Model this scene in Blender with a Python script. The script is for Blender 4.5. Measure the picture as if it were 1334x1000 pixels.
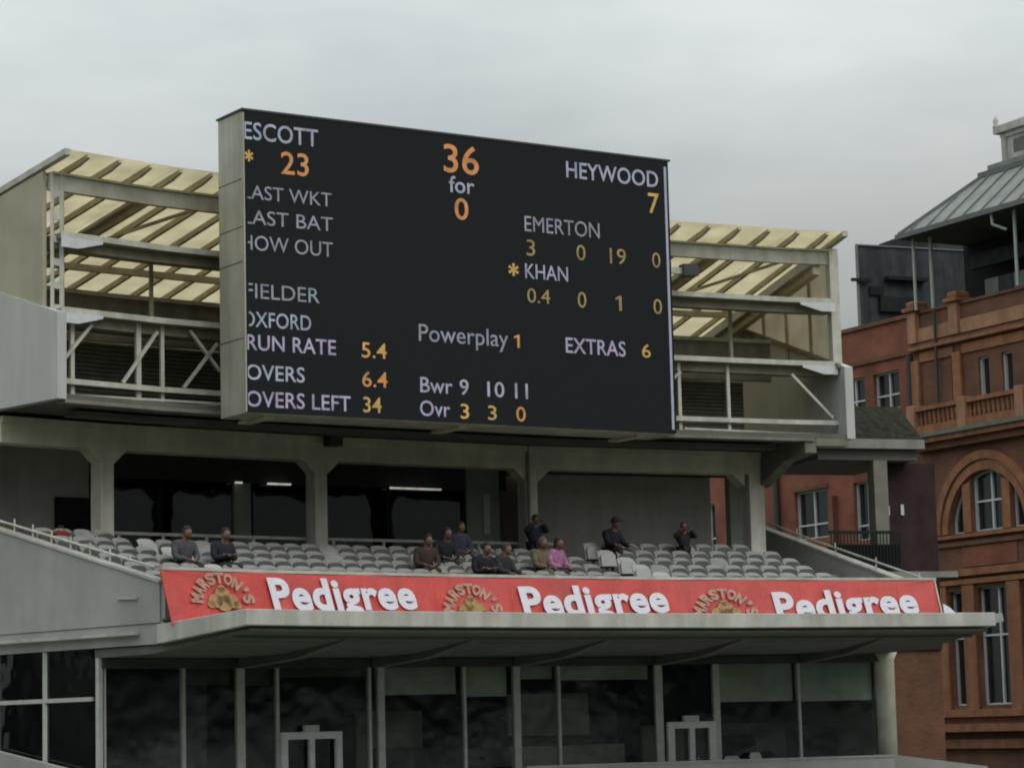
import bpy, bmesh, math, random
from mathutils import Vector, Matrix
random.seed(7)
for o in list(bpy.data.objects): bpy.data.objects.remove(o)
SC = bpy.context.scene; COL = SC.collection
PI = math.pi; rad = math.radians
EYE = 6.0                                   # camera height above the pitch

# ------------------------------------------------------------------ camera
cam_d = bpy.data.cameras.new('camera'); cam = bpy.data.objects.new('camera', cam_d); COL.objects.link(cam)
F = 3400.0; PITCH = math.atan(453/3400); ROLL = rad(1.43)
right = Vector((1,0,0)); fwd = Vector((0,math.cos(PITCH),math.sin(PITCH))); up = right.cross(fwd)
r2 = math.cos(ROLL)*right - math.sin(ROLL)*up; u2 = math.sin(ROLL)*right + math.cos(ROLL)*up
cam.matrix_world = Matrix(((r2.x,u2.x,-fwd.x,0),(r2.y,u2.y,-fwd.y,0),(r2.z,u2.z,-fwd.z,EYE),(0,0,0,1)))
cam_d.sensor_width = 36; cam_d.lens = F/1334*36; cam_d.clip_start = .1; cam_d.clip_end = 5000
SC.camera = cam
# ------------------------------------------------------------------ sky, sun, exposure
SUN_EL = 42; SUN_AZ = 138; GLOW = 1.25                    # azimuth measured from +Y towards +X
world = bpy.data.worlds.new('World'); SC.world = world; world.use_nodes = True
nt = world.node_tree; nt.nodes.clear()
def wn(t, **k):
    n = nt.nodes.new(t)
    for a, b in k.items(): setattr(n, a, b)
    return n
out = wn('ShaderNodeOutputWorld'); bg = wn('ShaderNodeBackground'); bg.inputs['Strength'].default_value = .10
sky = wn('ShaderNodeTexSky', sky_type='NISHITA', sun_disc=False, sun_elevation=rad(SUN_EL), sun_rotation=rad(SUN_AZ))
tc = wn('ShaderNodeTexCoord'); mp = wn('ShaderNodeMapping'); mp.inputs['Scale'].default_value = (2.2,2.2,6.0); mp.inputs['Location'].default_value=(.33,.1,.2)
n1 = wn('ShaderNodeTexNoise'); n1.inputs['Scale'].default_value = 1.9; n1.inputs['Detail'].default_value = 5; n1.inputs['Roughness'].default_value = .5
rp = wn('ShaderNodeValToRGB'); rp.color_ramp.elements[0].position = .36; rp.color_ramp.elements[1].position = .66
rp.color_ramp.elements[0].color = (3.38,3.72,3.82,1); rp.color_ramp.elements[1].color = (5.0,5.20,5.05,1)
mx = wn('ShaderNodeMix', data_type='RGBA'); mx.inputs[0].default_value = .93
L = nt.links.new
L(tc.outputs['Generated'], mp.inputs['Vector']); L(mp.outputs['Vector'], n1.inputs['Vector']); L(n1.outputs['Fac'], rp.inputs['Fac'])
# thin bright cloud round the hidden sun
dp = wn('ShaderNodeVectorMath', operation='DOT_PRODUCT'); dp.inputs[1].default_value = (math.sin(rad(SUN_AZ))*math.cos(rad(SUN_EL)), math.cos(rad(SUN_AZ))*math.cos(rad(SUN_EL)), math.sin(rad(SUN_EL)))
g1 = wn('ShaderNodeMapRange'); g1.inputs['From Min'].default_value = -.1; g1.inputs['From Max'].default_value = 1; g1.inputs['To Min'].default_value = 1; g1.inputs['To Max'].default_value = GLOW
vm = wn('ShaderNodeVectorMath', operation='SCALE')
L(tc.outputs['Generated'], dp.inputs[0]); L(dp.outputs['Value'], g1.inputs['Value']); cie = wn('ShaderNodeVectorMath', operation='DOT_PRODUCT'); cie.inputs[1].default_value = (-.10,0,2.0)
ca = wn('ShaderNodeMath', operation='ADD'); ca.inputs[1].default_value = 1.0; cx = wn('ShaderNodeMath', operation='MAXIMUM'); cx.inputs[1].default_value = .35; cm_ = wn('ShaderNodeMath', operation='MULTIPLY')
L(tc.outputs['Generated'], cie.inputs[0]); L(cie.outputs['Value'], ca.inputs[0]); L(ca.outputs[0], cx.inputs[0]); L(cx.outputs[0], cm_.inputs[0]); L(g1.outputs['Result'], cm_.inputs[1])
sz = wn('ShaderNodeSeparateXYZ'); bnd = wn('ShaderNodeMapRange', interpolation_type='SMOOTHSTEP'); c2_ = wn('ShaderNodeMath', operation='MULTIPLY')
bnd.inputs['From Min'].default_value = .15; bnd.inputs['From Max'].default_value = .29; bnd.inputs['To Min'].default_value = .64; bnd.inputs['To Max'].default_value = 1.12
L(tc.outputs['Generated'], sz.inputs[0]); L(sz.outputs[2], bnd.inputs['Value']); L(cm_.outputs[0], c2_.inputs[0]); L(bnd.outputs['Result'], c2_.inputs[1])
L(mx.outputs[2], vm.inputs[0]); L(c2_.outputs[0], vm.inputs['Scale'])
L(sky.outputs['Color'], mx.inputs[6]); L(rp.outputs['Color'], mx.inputs[7]); L(vm.outputs[0], bg.inputs['Color']); L(bg.outputs['Background'], out.inputs['Surface'])
sd = bpy.data.lights.new('sun','SUN'); sd.energy = .75; sd.angle = rad(30); sd.color = (1,.97,.92)
sun = bpy.data.objects.new('sun', sd); COL.objects.link(sun)
sdir = Vector((math.sin(rad(SUN_AZ))*math.cos(rad(SUN_EL)), math.cos(rad(SUN_AZ))*math.cos(rad(SUN_EL)), math.sin(rad(SUN_EL))))
sun.rotation_euler = sdir.to_track_quat('Z','Y').to_euler(); sun.location = (40,-60,90)
vs = SC.view_settings; SC.display_settings.display_device = 'sRGB'
vs.view_transform = 'Standard'; vs.look = 'None'; vs.gamma = 1; vs.use_curve_mapping = False; vs.exposure = 0
try: SC.cycles.filter_width = 2.0
except Exception: pass

# ------------------------------------------------------------------ materials
def new_mat(name):
    m = bpy.data.materials.new(name); m.use_nodes = True
    t = m.node_tree; b = t.nodes['Principled BSDF']; return m, t, b
def mat(name, c, rough=.7, var=.12, scale=2.5, metal=0, streak=0, bump=0, spec=None, c2=None):
    """paint, concrete, metal: base colour with soft grime and optional vertical streaks"""
    m, t, b = new_mat(name)
    tc = t.nodes.new('ShaderNodeTexCoord')
    n = t.nodes.new('ShaderNodeTexNoise'); n.inputs['Scale'].default_value = scale; n.inputs['Detail'].default_value = 6; n.inputs['Roughness'].default_value=.65
    t.links.new(tc.outputs['Object'], n.inputs['Vector'])
    r = t.nodes.new('ShaderNodeValToRGB'); r.color_ramp.elements[0].position=.3; r.color_ramp.elements[1].position=.7
    d = c2 or tuple(x*(1-2*var) for x in c)
    r.color_ramp.elements[0].color = (*d,1); r.color_ramp.elements[1].color = (*[min(1,x*(1+var*.5)) for x in c],1)
    t.links.new(n.outputs['Fac'], r.inputs['Fac'])
    outc = r.outputs['Color']
    if streak:
        mpn = t.nodes.new('ShaderNodeMapping'); mpn.inputs['Scale'].default_value=(1.7,1.7,.16)
        s = t.nodes.new('ShaderNodeTexNoise'); s.inputs['Scale'].default_value=1.6; s.inputs['Detail'].default_value=4
        t.links.new(tc.outputs['Object'], mpn.inputs['Vector']); t.links.new(mpn.outputs['Vector'], s.inputs['Vector'])
        rr = t.nodes.new('ShaderNodeValToRGB'); rr.color_ramp.elements[0].position=.35; rr.color_ramp.elements[1].position=.6
        rr.color_ramp.elements[0].color=(1-streak,1-streak*1.05,1-streak*1.2,1); rr.color_ramp.elements[1].color=(1,1,1,1)
        t.links.new(s.outputs['Fac'], rr.inputs['Fac'])
        mm = t.nodes.new('ShaderNodeMix'); mm.data_type='RGBA'; mm.blend_type='MULTIPLY'; mm.inputs[0].default_value=1
        t.links.new(outc, mm.inputs[6]); t.links.new(rr.outputs['Color'], mm.inputs[7]); outc = mm.outputs[2]
    t.links.new(outc, b.inputs['Base Color'])
    b.inputs['Roughness'].default_value = rough; b.inputs['Metallic'].default_value = metal
    if spec is not None: b.inputs['Specular IOR Level'].default_value = spec
    if bump:
        bp = t.nodes.new('ShaderNodeBump'); bp.inputs['Strength'].default_value=bump; bp.inputs['Distance'].default_value=.02
        n2 = t.nodes.new('ShaderNodeTexNoise'); n2.inputs['Scale'].default_value=scale*12; t.links.new(tc.outputs['Object'], n2.inputs['Vector'])
        t.links.new(n2.outputs['Fac'], bp.inputs['Height']); t.links.new(bp.outputs['Normal'], b.inputs['Normal'])
    return m
def brick_mat(name, c1, c2, mortar, sc=1.0):
    m, t, b = new_mat(name)
    tc = t.nodes.new('ShaderNodeTexCoord'); sp = t.nodes.new('ShaderNodeSeparateXYZ'); cb = t.nodes.new('ShaderNodeCombineXYZ'); ad = t.nodes.new('ShaderNodeMath')
    t.links.new(tc.outputs['Object'], sp.inputs[0]); t.links.new(sp.outputs[0], ad.inputs[0]); t.links.new(sp.outputs[1], ad.inputs[1])
    t.links.new(ad.outputs[0], cb.inputs[0]); t.links.new(sp.outputs[2], cb.inputs[1])
    br = t.nodes.new('ShaderNodeTexBrick'); br.inputs['Scale'].default_value=1; br.inputs['Brick Width'].default_value=.225*sc; br.inputs['Row Height'].default_value=.075*sc
    br.inputs['Mortar Size'].default_value=.006*sc; br.inputs['Color1'].default_value=(*c1,1); br.inputs['Color2'].default_value=(*c2,1); br.inputs['Mortar'].default_value=(*mortar,1); br.inputs['Bias'].default_value=-.2
    t.links.new(cb.outputs[0], br.inputs['Vector'])
    n = t.nodes.new('ShaderNodeTexNoise'); n.inputs['Scale'].default_value=.9; n.inputs['Detail'].default_value=6; t.links.new(tc.outputs['Object'], n.inputs['Vector'])
    rr = t.nodes.new('ShaderNodeValToRGB'); rr.color_ramp.elements[0].position=.3; rr.color_ramp.elements[1].position=.7
    rr.color_ramp.elements[0].color=(.62,.58,.55,1); rr.color_ramp.elements[1].color=(1.1,1.08,1.05,1); t.links.new(n.outputs['Fac'], rr.inputs['Fac'])
    mm = t.nodes.new('ShaderNodeMix'); mm.data_type='RGBA'; mm.blend_type='MULTIPLY'; mm.inputs[0].default_value=1
    t.links.new(br.outputs['Color'], mm.inputs[6]); t.links.new(rr.outputs['Color'], mm.inputs[7]); t.links.new(mm.outputs[2], b.inputs['Base Color'])
    b.inputs['Roughness'].default_value=.85; return m
def emit_mat(name, c, s=1.0):
    m, t, b = new_mat(name); b.inputs['Base Color'].default_value=(.02,.02,.02,1)
    b.inputs['Emission Color'].default_value=(*c,1); b.inputs['Emission Strength'].default_value=s
    # LED modules: brightness and hue drift a little over the panel
    tc = t.nodes.new('ShaderNodeTexCoord'); n = t.nodes.new('ShaderNodeTexNoise'); n.inputs['Scale'].default_value=3.2; n.inputs['Detail'].default_value=4
    t.links.new(tc.outputs['Object'], n.inputs['Vector']); mr = t.nodes.new('ShaderNodeMapRange'); mr.inputs['From Min'].default_value=.3; mr.inputs['From Max'].default_value=.7
    mr.inputs['To Min'].default_value=s*.62; mr.inputs['To Max'].default_value=s*1.25; t.links.new(n.outputs['Fac'], mr.inputs['Value']); t.links.new(mr.outputs['Result'], b.inputs['Emission Strength'])
    h = t.nodes.new('ShaderNodeTexNoise'); h.inputs['Scale'].default_value=2.1; h.inputs['Detail'].default_value=2; t.links.new(tc.outputs['Object'], h.inputs['Vector'])
    r = t.nodes.new('ShaderNodeValToRGB'); r.color_ramp.elements[0].position=.38; r.color_ramp.elements[1].position=.62
    r.color_ramp.elements[0].color=(c[0]*.86,c[1]*1.02,c[2]*1.06,1); r.color_ramp.elements[1].color=(c[0]*1.08,c[1]*.95,c[2]*.97,1)
    t.links.new(h.outputs['Fac'], r.inputs['Fac']); t.links.new(r.outputs['Color'], b.inputs['Emission Color'])
    return m
def glass_mat(name, tint, ior=1.5, rough=.02, grey=0.0):
    m = bpy.data.materials.new(name); m.use_nodes = True; t = m.node_tree; t.nodes.clear()
    o = t.nodes.new('ShaderNodeOutputMaterial'); tr = t.nodes.new('ShaderNodeBsdfTransparent'); gl = t.nodes.new('ShaderNodeBsdfGlossy'); mxs = t.nodes.new('ShaderNodeMixShader'); fr = t.nodes.new('ShaderNodeFresnel')
    tr.inputs['Color'].default_value=(*tint,1); gl.inputs['Roughness'].default_value=rough; gl.inputs['Color'].default_value=(.9,.95,.93,1); fr.inputs['IOR'].default_value=ior
    tc=t.nodes.new('ShaderNodeTexCoord'); n=t.nodes.new('ShaderNodeTexNoise'); n.inputs['Scale'].default_value=.9; bp=t.nodes.new('ShaderNodeBump'); bp.inputs['Strength'].default_value=.5; bp.inputs['Distance'].default_value=.03
    t.links.new(tc.outputs['Object'], n.inputs['Vector']); t.links.new(n.outputs['Fac'], bp.inputs['Height']); t.links.new(bp.outputs['Normal'], gl.inputs['Normal'])
    t.links.new(fr.outputs[0], mxs.inputs[0]); t.links.new(tr.outputs[0], mxs.inputs[1]); t.links.new(gl.outputs[0], mxs.inputs[2]); t.links.new(mxs.outputs[0], o.inputs['Surface'])
    return m
def sheet_mat(name, c, tr=.78):
    m = bpy.data.materials.new(name); m.use_nodes=True; t=m.node_tree; t.nodes.clear()
    o=t.nodes.new('ShaderNodeOutputMaterial'); d=t.nodes.new('ShaderNodeBsdfDiffuse'); tl=t.nodes.new('ShaderNodeBsdfTranslucent'); mx=t.nodes.new('ShaderNodeMixShader'); mx.inputs[0].default_value=tr
    tc=t.nodes.new('ShaderNodeTexCoord'); n=t.nodes.new('ShaderNodeTexNoise'); n.inputs['Scale'].default_value=1.3; n.inputs['Detail'].default_value=5; t.links.new(tc.outputs['Object'], n.inputs['Vector'])
    r=t.nodes.new('ShaderNodeValToRGB'); r.color_ramp.elements[0].position=.3; r.color_ramp.elements[1].position=.7
    r.color_ramp.elements[0].color=(*[x*.82 for x in c],1); r.color_ramp.elements[1].color=(*c,1); t.links.new(n.outputs['Fac'], r.inputs['Fac'])
    for s in (d,tl): t.links.new(r.outputs['Color'], s.inputs['Color'])
    t.links.new(d.outputs[0], mx.inputs[1]); t.links.new(tl.outputs[0], mx.inputs[2]); t.links.new(mx.outputs[0], o.inputs['Surface']); return m
M = dict(
 white = mat('white_paint',(.365,.358,.332),.6,.13,.5,streak=.07),
 fascia= mat('fascia_paint',(.50,.482,.435),.5,.12,1.1,streak=.2),
 panelw= mat('white_panel',(.46,.455,.432),.5,.05,.8,streak=.08),
 beam  = mat('beam_concrete',(.64,.585,.47),.85,.12,1.4,streak=.14,bump=.2),
 column= mat('column_paint',(.64,.61,.52),.75,.12,1.6,streak=.2),
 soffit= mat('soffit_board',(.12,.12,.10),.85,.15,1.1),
 tread = mat('tread_concrete',(.24,.235,.21),.9,.15,1.7,bump=.2),
 steel = mat('white_steel',(.52,.50,.43),.55,.12,3,streak=.2),
 steeld= mat('rafter_steel',(.50,.45,.33),.7,.15,3),
 ribbed= mat('ribbed_shutter',(.22,.21,.165),.7,.15,2),
 board = mat('brown_board',(.25,.215,.165),.8,.15,2,streak=.2),
 clad  = sheet_mat('end_cladding',(.60,.56,.44),.35), cladr = sheet_mat('end_cladding_brightened',(.80,.75,.62),.72), shade = mat('recess_shade_brown',(.050,.032,.030),.9,.2,2,spec=.1), conc = mat('shaded_concrete',(.20,.19,.15),.85,.15,1.3,streak=.2), cat = mat('catwalk_steel',(.24,.21,.15),.8,.2,2), hedge = mat('mossy_slate',(.040,.040,.030),.9,.3,5,bump=.6,spec=.02),
 casing= mat('screen_casing',(.44,.425,.35),.6,.12,.9,streak=.22),
 cap   = mat('dark_cap',(.035,.04,.035),.6,.1,3),
 screen= mat('led_screen',(.008,.010,.011),.7,.14,30,spec=.2),
 trim  = mat('led_trim',(.42,.42,.55),.5,.1,4),
 seat  = mat('seat_plastic',(.235,.23,.21),.5,.14,5),
 seatw = mat('white_seat_plastic',(.38,.375,.35),.5,.10,5),
 pan   = mat('seat_pan_plastic',(.045,.050,.045),.55,.14,5),
 red   = mat('red_vinyl',(.48,.036,.026),.5,.16,1.4,bump=.5),
 redl  = mat('banner_white',(.58,.56,.61),.5,.06,4),
 gold  = mat('banner_gold',(.40,.225,.15),.5,.2,7),
 gold2 = mat('banner_dark_gold',(.32,.20,.065),.5,.25,9,c2=(.20,.09,.03)),
 greyw = mat('grey_plaster',(.46,.44,.39),.9,.10,1.0,streak=.12),
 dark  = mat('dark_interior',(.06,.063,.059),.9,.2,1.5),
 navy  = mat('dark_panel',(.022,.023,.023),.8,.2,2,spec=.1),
 pilast= mat('pilaster_paint',(.36,.38,.32),.8,.1,2),
 blind = mat('roller_blind',(.60,.58,.54),.8,.12,1.6,streak=.1),
 mull  = mat('mullion_aluminium',(.46,.465,.43),.45,.1,4,metal=0),
 green = mat('dark_green_iron',(.015,.026,.02),.7,.2,5,spec=.15),
 slate = mat('slate_cladding',(.042,.050,.056),.7,.25,1.6,streak=.35,spec=.2),
 lead  = mat('lead_roof',(.22,.235,.215),.6,.16,1.4,streak=.2),
 leadd = mat('lead_flashing',(.12,.14,.13),.6,.16,2),
 cup   = mat('cupola_paint',(.48,.48,.45),.7,.14,1.6,streak=.25),
 post  = mat('verandah_post',(.36,.40,.36),.5,.1,4),
 terra = mat('terracotta',(.30,.125,.058),.8,.18,2.2,streak=.25),
 terral= mat('pale_terracotta',(.36,.185,.105),.8,.15,1.5,streak=.2),
 sash  = mat('sash_paint',(.56,.58,.58),.5,.08,4),
 pane  = mat('dark_window_glass',(.016,.018,.019),.12,.2,.8,spec=.5),
 grass = mat('grass',(.055,.080,.032),.95,.2,.6,bump=.4),
 brick = brick_mat('brick',(.180,.074,.038),(.132,.055,.030),(.10,.062,.045)),
 brickr= brick_mat('red_brick',(.26,.080,.043),(.205,.062,.036),(.14,.080,.058)),
 glass = glass_mat('stand_glass',(.93,.97,.95)), dglass = glass_mat('box_glass',(.55,.6,.58),1.30), crowd = mat('far_stand',(.20,.20,.19),.9,.1,.09,c2=(.012,.014,.014)),
 sheet = sheet_mat('translucent_sheet',(.835,.78,.625)),
 lamp  = emit_mat('tube_lamp',(.95,.95,.85),.42),
 w = emit_mat('led_white',(.27,.28,.34)), p = emit_mat('led_lavender',(.29,.26,.36)), g = emit_mat('led_grey',(.20,.205,.24)),
 o = emit_mat('led_orange',(.48,.19,.045)), y = emit_mat('led_yellow',(.42,.25,.055)), d = emit_mat('led_dim_yellow',(.23,.165,.05)),
)
# ------------------------------------------------------------------ mesh helpers
class MB:
    def __init__(s): s.v=[]; s.f=[]; s.sm=[]
    def add(s, vs, fs, smooth=False):
        n=len(s.v); s.v += [Vector(v) for v in vs]; s.f += [tuple(i+n for i in f) for f in fs]; s.sm += [smooth]*len(fs); return s
    def hexa(s, p): return s.add(p, [(3,2,1,0),(4,5,6,7),(0,1,5,4),(1,2,6,5),(2,3,7,6),(3,0,4,7)])
    def box(s, x0,x1,y0,y1,z0,z1): return s.hexa([(x0,y0,z0),(x1,y0,z0),(x1,y1,z0),(x0,y1,z0),(x0,y0,z1),(x1,y0,z1),(x1,y1,z1),(x0,y1,z1)])
    def prism(s, poly, off):
        poly=[Vector(p) for p in poly]; off=Vector(off); n=len(poly)
        return s.add(poly+[p+off for p in poly], [tuple(range(n))[::-1], tuple(range(n,2*n))]+[(i,(i+1)%n,n+(i+1)%n,n+i) for i in range(n)])
    def bar(s, a, b, w, h, upv=(0,0,1)):
        a=Vector(a); b=Vector(b); d=(b-a).normalized(); u=Vector(upv)
        if abs(d.dot(u))>.95: u=Vector((0,1,0)) if abs(d.y)<.9 else Vector((1,0,0))
        x=d.cross(u).normalized()*w/2; y=x.cross(d).normalized()*h/2
        return s.hexa([a-x-y,a+x-y,a+x+y,a-x+y,b-x-y,b+x-y,b+x+y,b-x+y])
    def tube(s, a, b, r, n=8, r2=None):
        a=Vector(a); b=Vector(b); d=(b-a).normalized(); u=Vector((0,0,1)) if abs(d.z)<.9 else Vector((1,0,0)); x=d.cross(u).normalized(); y=d.cross(x); r2=r if r2 is None else r2
        vs=[a+(x*math.cos(2*PI*i/n)+y*math.sin(2*PI*i/n))*r for i in range(n)]+[b+(x*math.cos(2*PI*i/n)+y*math.sin(2*PI*i/n))*r2 for i in range(n)]
        s.add(vs,[(i,(i+1)%n,n+(i+1)%n,n+i) for i in range(n)],True); return s.add(vs,[tuple(range(n))[::-1],tuple(range(n,2*n))])
    def ball(s, c, r, nu=10, nv=7):
        c=Vector(c); r=r if hasattr(r,'__len__') else (r,r,r); vs=[]; fs=[]
        for j in range(nv+1):
            a=PI*j/nv
            for i in range(nu):
                b=2*PI*i/nu; vs.append(c+Vector((r[0]*math.sin(a)*math.cos(b),r[1]*math.sin(a)*math.sin(b),r[2]*math.cos(a))))
        for j in range(nv):
            for i in range(nu): fs.append((j*nu+i,j*nu+(i+1)%nu,(j+1)*nu+(i+1)%nu,(j+1)*nu+i))
        return s.add(vs,fs,True)
    def lathe(s, c, prof, n=10):
        c=Vector(c); vs=[c+Vector((r*math.cos(2*PI*i/n),r*math.sin(2*PI*i/n),z)) for r,z in prof for i in range(n)]; k=len(prof)
        return s.add(vs,[(j*n+i,j*n+(i+1)%n,(j+1)*n+(i+1)%n,(j+1)*n+i) for j in range(k-1) for i in range(n)],True)
    def build(s, name, m, parent=None, bevel=0):
        me=bpy.data.meshes.new(name); me.from_pydata([tuple(v) for v in s.v],[],s.f); me.validate()
        bm=bmesh.new(); bm.from_mesh(me); bmesh.ops.remove_doubles(bm,verts=bm.verts,dist=1e-5) if not any(s.sm) else None
        bmesh.ops.recalc_face_normals(bm,faces=bm.faces)
        if bevel: bmesh.ops.bevel(bm,geom=bm.edges[:],offset=bevel,segments=1,affect='EDGES')
        bm.to_mesh(me); bm.free()
        if any(s.sm) and len(me.polygons)==len(s.sm):
            for p,f in zip(me.polygons,s.sm): p.use_smooth=f
        me.materials.append(M[m] if isinstance(m,str) else m)
        o=bpy.data.objects.new(name,me); COL.objects.link(o)
        if parent: put(o,parent)
        return o
def base_inv(o):
    """inverse of a thing's world transform (things are never scaled)"""
    m = o.matrix_basis.copy()
    return m.inverted()
def put(o, parent, local=False):
    o.parent = parent
    if parent.get('world_mesh'):            # children written in world coordinates
        if parent.parent is None: o.matrix_parent_inverse = base_inv(parent)
        o['world_mesh'] = 1
def thing(name, label, cat, loc=(0,0,0), rz=0, group=None, world=True):
    o=bpy.data.objects.new(name,None); COL.objects.link(o); o.location=loc; o.rotation_euler=(0,0,rz); o.empty_display_size=.3
    tag(o,label,cat,group)
    if world: o['world_mesh']=1
    return o
def tag(o,label,cat,group=None):
    o['label']=label; o['category']=cat
    if group: o['group']=group
    return o
def struct(o): o['kind']='structure'; return o
# ------------------------------------------------------------------ the plan of the curved stand
# t counts bays along the line of columns (facets between them), rr is metres behind (+) or in front of (-) the column faces
PC=[(-9.532,60.906),(-4.801,64.594),(.4465,68.015),(6.424,70.877)]
CC=(28.856,17.260); CR=58.12; T0=-.7240; DT=.10833
def vert(i,r):
    th=T0+DT*i; n=(math.sin(th),math.cos(th))
    if 0<=i<=3: b=PC[i]
    else:
        k=0 if i<0 else 3; tk=T0+DT*k
        b=(CC[0]+CR*n[0]+PC[k][0]-CC[0]-CR*math.sin(tk), CC[1]+CR*n[1]+PC[k][1]-CC[1]-CR*math.cos(tk))
    return Vector((b[0]+n[0]*r,b[1]+n[1]*r))
def S(t,r,z):
    i=math.floor(t); u=t-i; p=vert(i,r)*(1-u)+vert(i+1,r)*u
    return Vector((p.x,p.y,z+EYE))
def ts(t0,t1): return [t0]+[k for k in range(math.ceil(t0+1e-6),math.floor(t1-1e-6)+1)]+[t1]
def sweep(mb,prof,t0,t1):
    """closed (r,z) profile swept along the facets from t0 to t1"""
    T=ts(t0,t1); n=len(prof); vs=[S(t,r,z) for t in T for r,z in prof]; k=len(T)
    fs=[tuple(range(n)),tuple(range((k-1)*n,k*n))[::-1]]
    for j in range(k-1):
        for i in range(n): fs.append((j*n+i,j*n+(i+1)%n,(j+1)*n+(i+1)%n,(j+1)*n+i))
    return mb.add(vs,fs)
def slab(mb,t0,t1,r0,r1,z0,z1): return sweep(mb,[(r0,z0),(r1,z0),(r1,z1),(r0,z1)],t0,t1)
def radial(mb,t,poly,w):
    """flat plate standing across the stand at bay position t, outline in (r,z), thickness w centred"""
    d=(S(t+.01,0,0)-S(t,0,0)).normalized(); return mb.prism([S(t,r,z)-d*w/2 for r,z in poly],d*w)
def post(mb,t,r,z0,z1,w,dp):
    d=(S(t+.01,r,0)-S(t-.01,r,0)).normalized(); n=Vector((-d.y,d.x,0)); a=S(t,r,z0); b=S(t,r,z1)
    q=[-d*w/2,d*w/2,d*w/2+n*dp,-d*w/2+n*dp]
    return mb.hexa([a+x for x in q]+[b+x for x in q])
def heading(t): 
    d=S(t+.01,0,0)-S(t-.01,0,0); return math.atan2(d.y,d.x)
TL,TR=-.50,3.27
# ------------------------------------------------------------------ ground
g=MB(); g.add([(-900,-700,0),(900,-700,0),(900,1200,0),(-900,1200,0)],[(0,1,2,3)]); struct(g.build('ground','grass'))
# ------------------------------------------------------------------ GRANDSTAND
st=thing('grandstand','white concrete grandstand with cream translucent roof, glazed boxes and curved upper tier','grandstand',S(1.5,0,-EYE))
def part(name,m,fn,bevel=0,parent=None,label=None):
    mb=MB(); fn(mb); o=mb.build(name,m,parent or st,bevel)
    if label: o['label']=label
    return o
ROWZ=lambda i:3.94-.242*i          # tread level of row i
ROWR=lambda i:-1.5-.85*i           # line of the seat backs of row i
def tier(mb):
    prof=[(5.0,4.02),(-1.2,4.02)]
    for i in range(6):
        prof += [(ROWR(i)+.30,ROWZ(i)),(ROWR(i)-.55,ROWZ(i))]
    prof += [(-6.30,ROWZ(5)),(-6.30,2.43),(5.0,2.43)]
    # make risers vertical
    sweep(mb,prof,TL+.02,TR-.02)
part('seating_tier','tread',tier)
part('tier_slab','white',lambda m: slab(m,TL-.012,TR+.01,-6.45,5.0,1.99,2.42))
part('ledge','fascia',lambda m: radial(m,TL-.03,[(-5.6,2.20),(-5.6,2.27),(5,2.30),(5,2.22)],.14))
for t,nm in ((TL,'l'),(TR,'r')):
    out_=-1 if t<0 else 1
    part('cheek_wall','white' if t<0 else 'white',lambda m: radial(m,t,[(-6.33,2.43),(-6.33,3.24),(-.28,4.77),(4.6,5.98),(4.6,2.43)],.2))
    part('coping','fascia',lambda m: radial(m,t,[(-6.36,3.243),(-6.36,3.30),(-.28,4.835),(4.6,6.05),(4.6,5.985),(-.28,4.775)],.28))
    def rail(m):
        pts=[(-6.0,3.60),(-.28,4.98),(4.4,6.18)]
        for a,b in zip(pts,pts[1:]): m.tube(S(t,*a),S(t,*b),.028)
        r=-5.9
        while r<4.3:
            zz=3.30+(r+6.36)*.2525; m.tube(S(t,r,zz-.02),S(t,r,zz+.30),.022,6); r+=.72 if t<0 else 2.2
    part('handrail','steel',rail)
# parapet behind the banner
part('front_parapet','white',lambda m: sweep(m,[(-6.30,2.0),(-6.46,2.0),(-6.46,3.50),(-6.30,3.50)],TL-.01,TR+.02))
part('parapet_rail','fascia',lambda m: sweep(m,[(-6.26,3.503),(-6.54,3.503),(-6.54,3.57),(-6.26,3.57)],TL-.03,TR+.02))
# columns, beam, haunches
for i in range(4):
    part('column','column',lambda m: post(m,i+(.0 if i<3 else .03),.0,4.03,6.86,.36 if i<3 else .44,.46),.015)
part('column','column',lambda m: post(m,-1,0,4.03,6.8,.36,.46))
BT=3.06
part('beam','beam',lambda m: sweep(m,[(-.03,6.8),(.5,6.8),(.5,7.40),(-.03,7.40)],-.47,BT))
part('beam_ledge','beam',lambda m: sweep(m,[(-.10,7.26),(-.032,7.26),(-.032,7.40),(-.10,7.40)],-.47,BT))
for i in range(4):
    for q in (-1,1):
        if i==3 and q==1: continue
        def haunch(m):
            a=i+q*.026; b=i+q*.085
            P=[(a,6.8),(b,6.8),(b-q*.01,6.74),(a+q*.012,6.53),(a,6.47)]
            lo=[S(t,0,z) for t,z in P]; hi=[S(t,.42,z) for t,z in P]; n=len(P)
            m.add(lo+hi,[tuple(range(n)),tuple(range(n,2*n))[::-1]]+[(k,(k+1)%n,n+(k+1)%n,n+k) for k in range(n)])
        part('haunch','beam',haunch)
part('bracket','conc',lambda m: radial(m,3.075,[(.5,6.45),(.1,6.46),(-.5,6.66),(-1.4,7.0),(-2.6,7.10),(-2.6,7.5),(.5,7.5)],.34),.02)  # bracket and edge beams: beam concrete copied darker, shade put into its colour
part('end_edge_beam','conc',lambda m: sweep(m,[(-2.62,7.30),(-2.3,7.30),(-2.3,7.5),(-2.62,7.5)],3.10,3.26))
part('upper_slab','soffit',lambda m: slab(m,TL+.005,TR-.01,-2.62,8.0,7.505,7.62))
part('edge_beam','conc',lambda m: sweep(m,[(-2.66,7.42),(-2.3,7.42),(-2.3,7.50),(-2.66,7.50)],TL+.02,3.09))
part('service_duct','soffit',lambda m: slab(m,-.3,3.0,-1.5,-1.0,7.33,7.44)); part('service_duct','soffit',lambda m: slab(m,.2,2.9,-.75,-.6,7.36,7.45))
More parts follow.
